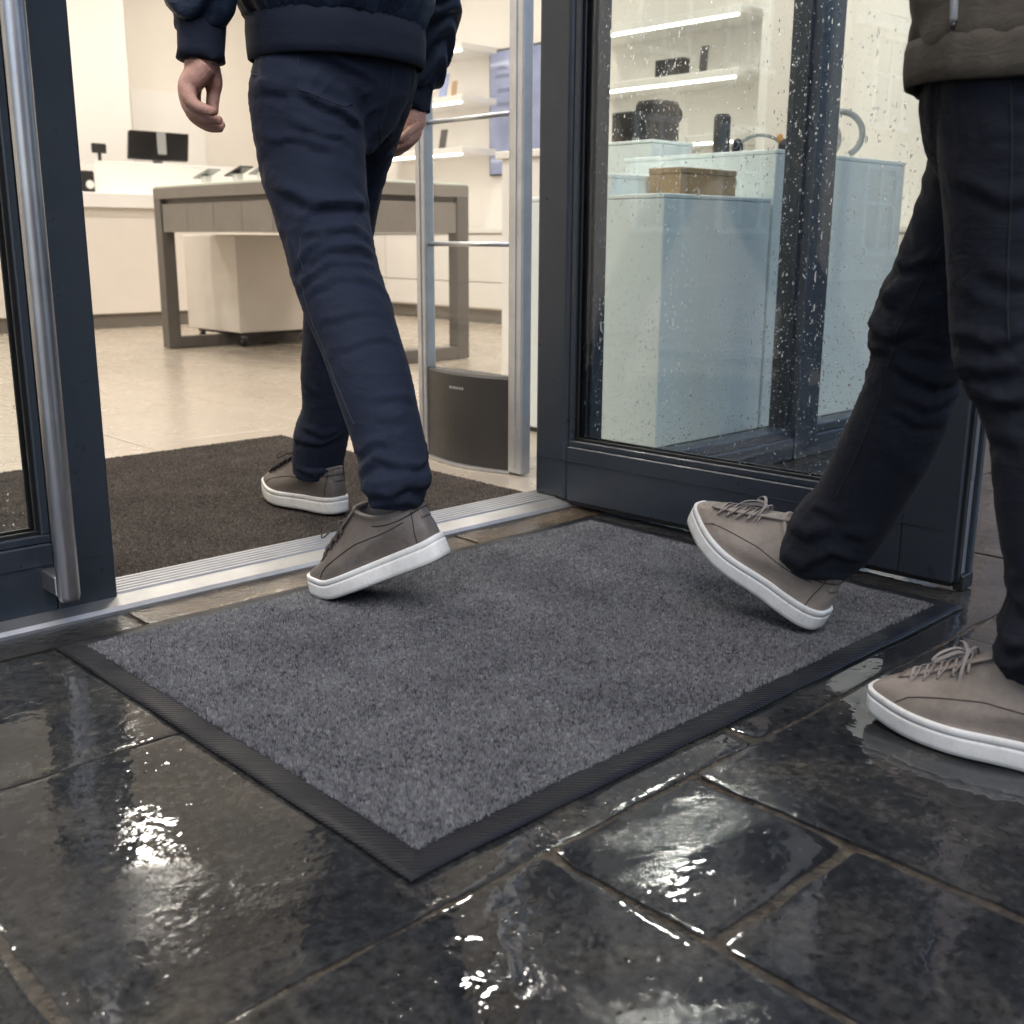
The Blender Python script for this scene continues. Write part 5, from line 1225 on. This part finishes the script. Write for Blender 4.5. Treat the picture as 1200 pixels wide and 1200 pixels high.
# ================= person walking in =================
p1 = empty('person', (1.22, 1.75, 0), 'person in navy bomber jacket and navy chinos striding through the shop doorway', 'person')
E1 = np.array([-0.60, -0.80, 0.0])
pel1 = [((1.21, 1.70, 0.755), 0.05, 0.05, 0.12), ((1.21, 1.705, 0.80), 0.100, 0.080, 0.12), ((1.207, 1.705, 0.85), 0.136, 0.104, 0.12), ((1.205, 1.703, 0.90), 0.149, 0.113, 0.1), ((1.205, 1.70, 0.96), 0.150, 0.115, 0.1), ((1.205, 1.70, 1.04), 0.150, 0.115, 0.1)]
Z1 = [(0.0, 0.30, 7, 0.003, 0.014, 0.12), (0.30, 0.58, 8, 0.0020, 0.010, 0.12), (0.58, 0.82, 5, 0.0014, 0.012, 0.06), (0.84, 1.0, 6, 0.0028, 0.010, 0.05)]
trousers(p1, ['m1_near', 'm1_far'], pel1, E1, MT['navy'], MT['thread_navy'], 3, Z1)
# jacket body above the ribbed hem
jc = (1.205, 1.70)
rings = [ellipse_ring((jc[0], jc[1], z), a, b, 0.1, 32) for (z, a, b) in ((0.955, 0.150, 0.120), (0.972, 0.162, 0.133), (1.0, 0.174, 0.145), (1.06, 0.182, 0.150), (1.2, 0.200, 0.155), (1.32, 0.215, 0.150), (1.42, 0.205, 0.125), (1.49, 0.120, 0.090), (1.53, 0.078, 0.075))]
V, F = loft(rings); mb = MB().add(V, F)
armL = [(1.03, 1.715, 1.43), (0.985, 1.70, 1.30), (0.965, 1.69, 1.15), (0.962, 1.715, 1.02), (0.962, 1.730, 0.965), (0.961, 1.731, 0.935)]
armR = [(1.40, 1.70, 1.43), (1.445, 1.71, 1.30), (1.475, 1.74, 1.15), (1.497, 1.80, 1.02), (1.494, 1.832, 0.93), (1.490, 1.838, 0.90)]
mb.tube(catmull(armL, 6), [p.x for p in catmull([(r, 0, 0) for r in (0.075, 0.068, 0.062, 0.056, 0.054, 0.040)], 6)], 20)
mb.tube(catmull(armR, 6), [p.x for p in catmull([(r, 0, 0) for r in (0.075, 0.068, 0.060, 0.054, 0.050, 0.038)], 6)], 20)
def jk1(v):
    a = np.arctan2(v[:, 1]-jc[1], v[:, 0]-jc[0]); r = np.hypot(v[:, 0]-jc[0], v[:, 1]-jc[1])
    body = (r < 0.23)
    g = 0.0035*np.exp(-np.clip(v[:, 2]-0.96, 0, 1)/0.05)*np.sin(a*46+2.5*np.sin(a*9)) + 0.004*np.sin(v[:, 2]*60+3*np.sin(a*3))*np.sin(a*5+v[:, 2]*9)
    arm = 0.0055*np.sin(v[:, 2]*130+2*np.sin(v[:, 0]*70)+2*np.sin(v[:, 1]*60))*np.clip((1.25-v[:, 2])*4, 0, 1)
    return np.where(body, g, arm)
jk = cloth('jacket', mb.V, mb.F, MT['navy_jacket'], p1, 0.007, jk1, 4)
def rib_band(name, rings_, parent, n=120, depth=0.0012, mat='navy_rib'):
    V = []; F = []
    for (c, a, b, rz) in rings_:
        rr = ellipse_ring(c, a, b, rz, n)
        for k, p in enumerate(rr):
            d = (p-Vector(c)).normalized(); V.append(p+d*(depth if k % 2 else 0))
    m = len(rings_)
    for i in range(m-1):
        for k in range(n): F.append((i*n+k, i*n+(k+1) % n, (i+1)*n+(k+1) % n, (i+1)*n+k))
    return mesh(name, V, F, MT[mat], parent, True)
rib_band('hem_band', [((jc[0], jc[1], z), 0.158+d, 0.128+d, 0.1) for (z, d) in ((0.915, -0.008), (0.900, -0.004), (0.903, 0.0005), (0.918, 0.002), (0.948, 0.003), (0.966, 0.002), (0.976, -0.006))], jk, 300, 0.0007)
def cuff(pts, rad, parent):
    P, fr = frames(pts); V = []; F = []; n = 96
    for i, (p, (t, u, v)) in enumerate(zip(P, fr)):
        for k in range(n):
            a = 2*math.pi*k/n; r = rad[i]+(0.0007 if k % 2 else 0); V.append(p+u*r*math.cos(a)+v*r*math.sin(a))
    for i in range(len(P)-1):
        for k in range(n): F.append((i*n+k, i*n+(k+1) % n, (i+1)*n+(k+1) % n, (i+1)*n+k))
    return mesh('cuff', V, F, MT['navy_rib'], parent, True)
cuff([(0.961, 1.731, 0.952), (0.961, 1.731, 0.944), (0.960, 1.731, 0.925), (0.957, 1.730, 0.900), (0.955, 1.729, 0.886), (0.955, 1.729, 0.882), (0.955, 1.729, 0.886)], [0.030, 0.039, 0.0375, 0.0365, 0.0385, 0.036, 0.031], jk)
cuff([(1.491, 1.837, 0.925), (1.490, 1.838, 0.915), (1.487, 1.838, 0.90), (1.482, 1.837, 0.872), (1.480, 1.837, 0.858), (1.480, 1.837, 0.854), (1.480, 1.837, 0.858)], [0.028, 0.037, 0.036, 0.034, 0.035, 0.033, 0.028], jk)
torso = loft([ellipse_ring((jc[0], jc[1], z), a, b, 0.1, 20) for (z, a, b) in ((0.95, 0.13, 0.10), (1.2, 0.15, 0.11), (1.4, 0.16, 0.095), (1.48, 0.08, 0.07))])
hd = head_parts((1.215, 1.745, 1.70), (0, 1, 0))
body_mesh(p1, [torso, hd, tube_data([(1.06, 1.715, 1.40), (0.968, 1.69, 1.15), (0.965, 1.73, 0.93)], [0.045, 0.038, 0.028], 14), tube_data([(1.37, 1.70, 1.40), (1.475, 1.74, 1.15), (1.493, 1.835, 0.91)], [0.045, 0.038, 0.028], 14)], [HAND_L, HAND_R])
hair_cap(p1, (1.215, 1.745, 1.70), (0, 1, 0))
# left shoe pushing off on its toe, right shoe flat on the entrance carpet
shoe(p1, 1, 0.285, place((1.118, 1.314, 0.104), (-0.36, 1.0), -24.5, 0), MT['leather_shaded'], MT['lace_dark'], 0.6, 1, 16.0)
shoe(p1, -1, 0.290, place((1.372, 1.972, 0.0115), (-0.06, 1.0), 0.0, 0), MT['leather_shaded'], MT['lace_dark'], 0.55, 2)

# ================= person following =================
p2 = empty('person', (1.385, 0.65, 0), 'person in olive jacket and black trousers stepping onto the door mat', 'person')
E2 = np.array([-0.90, -0.43, 0.0])
pel2 = [((1.385, 0.59, 0.66), 0.06, 0.06, 0.1), ((1.385, 0.585, 0.71), 0.120, 0.09, 0.1), ((1.385, 0.575, 0.76), 0.150, 0.108, 0.1), ((1.385, 0.56, 0.84), 0.155, 0.112, 0.1), ((1.385, 0.56, 0.96), 0.150, 0.110, 0.1)]
trousers(p2, ['m2_near', 'm2_front'], pel2, E2, MT['ink'], MT['thread_ink'], 13, Z1)
kc = (1.385, 0.55)
rings = [ellipse_ring((kc[0], kc[1], z), a, b, 0.08, 36) for (z, a, b) in ((0.800, 0.170, 0.130), (0.818, 0.182, 0.142), (0.86, 0.186, 0.146), (0.95, 0.190, 0.150), (1.1, 0.21, 0.165), (1.25, 0.232, 0.172), (1.36, 0.215, 0.145), (1.44, 0.13, 0.10), (1.49, 0.09, 0.085))]
V, F = loft(rings); mb = MB().add(V, F)
for sg in (-1, 1):
    a_ = [(kc[0]+sg*0.19, kc[1], 1.38), (kc[0]+sg*0.25, kc[1]-0.03, 1.22), (kc[0]+sg*0.25, kc[1]-0.02, 1.10), (kc[0]+sg*0.21, kc[1]+0.10, 1.13), (kc[0]+sg*0.12, kc[1]+0.24, 1.22)]
    mb.tube(catmull(a_, 6), [p.x for p in catmull([(r, 0, 0) for r in (0.08, 0.07, 0.066, 0.060, 0.050)], 6)], 20)
def jk2(v):
    a = np.arctan2(v[:, 1]-kc[1], v[:, 0]-kc[0])
    return 0.0045*np.sin(v[:, 2]*42+3.2*np.sin(a*2.3+1)+2*np.sin(a*5))*np.sin(a*3+v[:, 2]*7)+0.003*np.sin(v[:, 2]*75-a*7+2*np.sin(a*4))
jo = cloth('jacket', mb.V, mb.F, MT['olive'], p2, 0.007, jk2, 4)
V = []; F = []; n = 96
for (z, da) in ((0.800, -0.010), (0.779, -0.006), (0.774, 0.000), (0.776, 0.005), (0.790, 0.007), (0.812, 0.007), (0.822, 0.005), (0.826, -0.004)):
    for k, p in enumerate(ellipse_ring((kc[0], kc[1], z), 0.180+da, 0.140+da, 0.08, n)):
        d = (p-Vector((kc[0], kc[1], z))).normalized(); a = 2*math.pi*k/n
        V.append(p+d*(0.002*math.sin(a*9+1)+0.0012*math.sin(a*23))+Vector((0, 0, 0.003*math.sin(a*3+1))))
for i in range(7):
    for k in range(n): F.append((i*n+k, i*n+(k+1) % n, (i+1)*n+(k+1) % n, (i+1)*n+k))
mesh('hem_band', V, F, MT['olive'], jo, True)
# drawcord end hanging on the jacket
q = Vector((1.185, 0.575, 0))
tube('drawcord', [(1.186, 0.585, 1.0), (1.190, 0.580, 0.90), (1.192, 0.579, 0.852)], 0.0028, MT['black'], jo, 8)
tube('cord_end', [(1.192, 0.579, 0.856), (1.192, 0.579, 0.850), (1.192, 0.578, 0.832), (1.192, 0.578, 0.829)], [0.0032, 0.0042, 0.0042, 0.0030], MT['grey'], jo, 10)
tube('cord_tip', [(1.192, 0.578, 0.8288), (1.192, 0.578, 0.822)], [0.0036, 0.0022], MT['black'], jo, 8)
torso = loft([ellipse_ring((kc[0], kc[1], z), a, b, 0.1, 20) for (z, a, b) in ((0.9, 0.12, 0.09), (1.15, 0.15, 0.11), (1.35, 0.16, 0.095), (1.43, 0.08, 0.07))])
hd = head_parts((1.385, 0.645, 1.66), (0, 1, 0))
hands2 = []
for sg in (-1, 1):
    w_ = Vector((kc[0]+sg*0.11, kc[1]+0.25, 1.23)); hh = [[(w_.x, w_.y-0.03, w_.z-0.02, 0.026), (w_.x, w_.y, w_.z, 0.025), (w_.x, w_.y+0.02, w_.z+0.01, 0.025)]]
    for i in range(4):
        o = (i-1.5)*0.019
        hh.append([(w_.x, w_.y+0.01, w_.z+o*0.5, 0.018), (w_.x-sg*0.01, w_.y+0.07, w_.z+o, 0.015), (w_.x-sg*0.02, w_.y+0.11-abs(o)*0.2, w_.z+o, 0.0105), (w_.x-sg*0.045, w_.y+0.125, w_.z+o, 0.0095), (w_.x-sg*0.06, w_.y+0.11, w_.z+o, 0.008)])
    hh.append([(w_.x, w_.y+0.01, w_.z+0.015, 0.017), (w_.x-sg*0.015, w_.y+0.045, w_.z+0.045, 0.014), (w_.x-sg*0.035, w_.y+0.075, w_.z+0.055, 0.0105), (w_.x-sg*0.05, w_.y+0.09, w_.z+0.055, 0.0085)])
    hands2.append([[tuple(c) for c in ch_] for ch_ in hh])
body_mesh(p2, [torso, hd] + [tube_data([(kc[0]+sg*0.17, kc[1], 1.36), (kc[0]+sg*0.25, kc[1]-0.02, 1.12), (kc[0]+sg*0.12, kc[1]+0.235, 1.22)], [0.045, 0.04, 0.028], 14) for sg in (-1, 1)], hands2)
hair_cap(p2, (1.385, 0.645, 1.66), (0, 1, 0))
# right shoe landing on its heel, left shoe flat on the paving
shoe(p2, -1, 0.288, place((1.476, 0.846, 0.0125), (0.0, 1.0), 26.0, 0), MT['leather'], MT['lace'], 0.6, 3)
shoe(p2, 1, 0.292, place((1.288, 0.352, 0.002), (-0.02, 1.0), 0.0, 0), MT['leather'], MT['lace'], 0.72, 4)
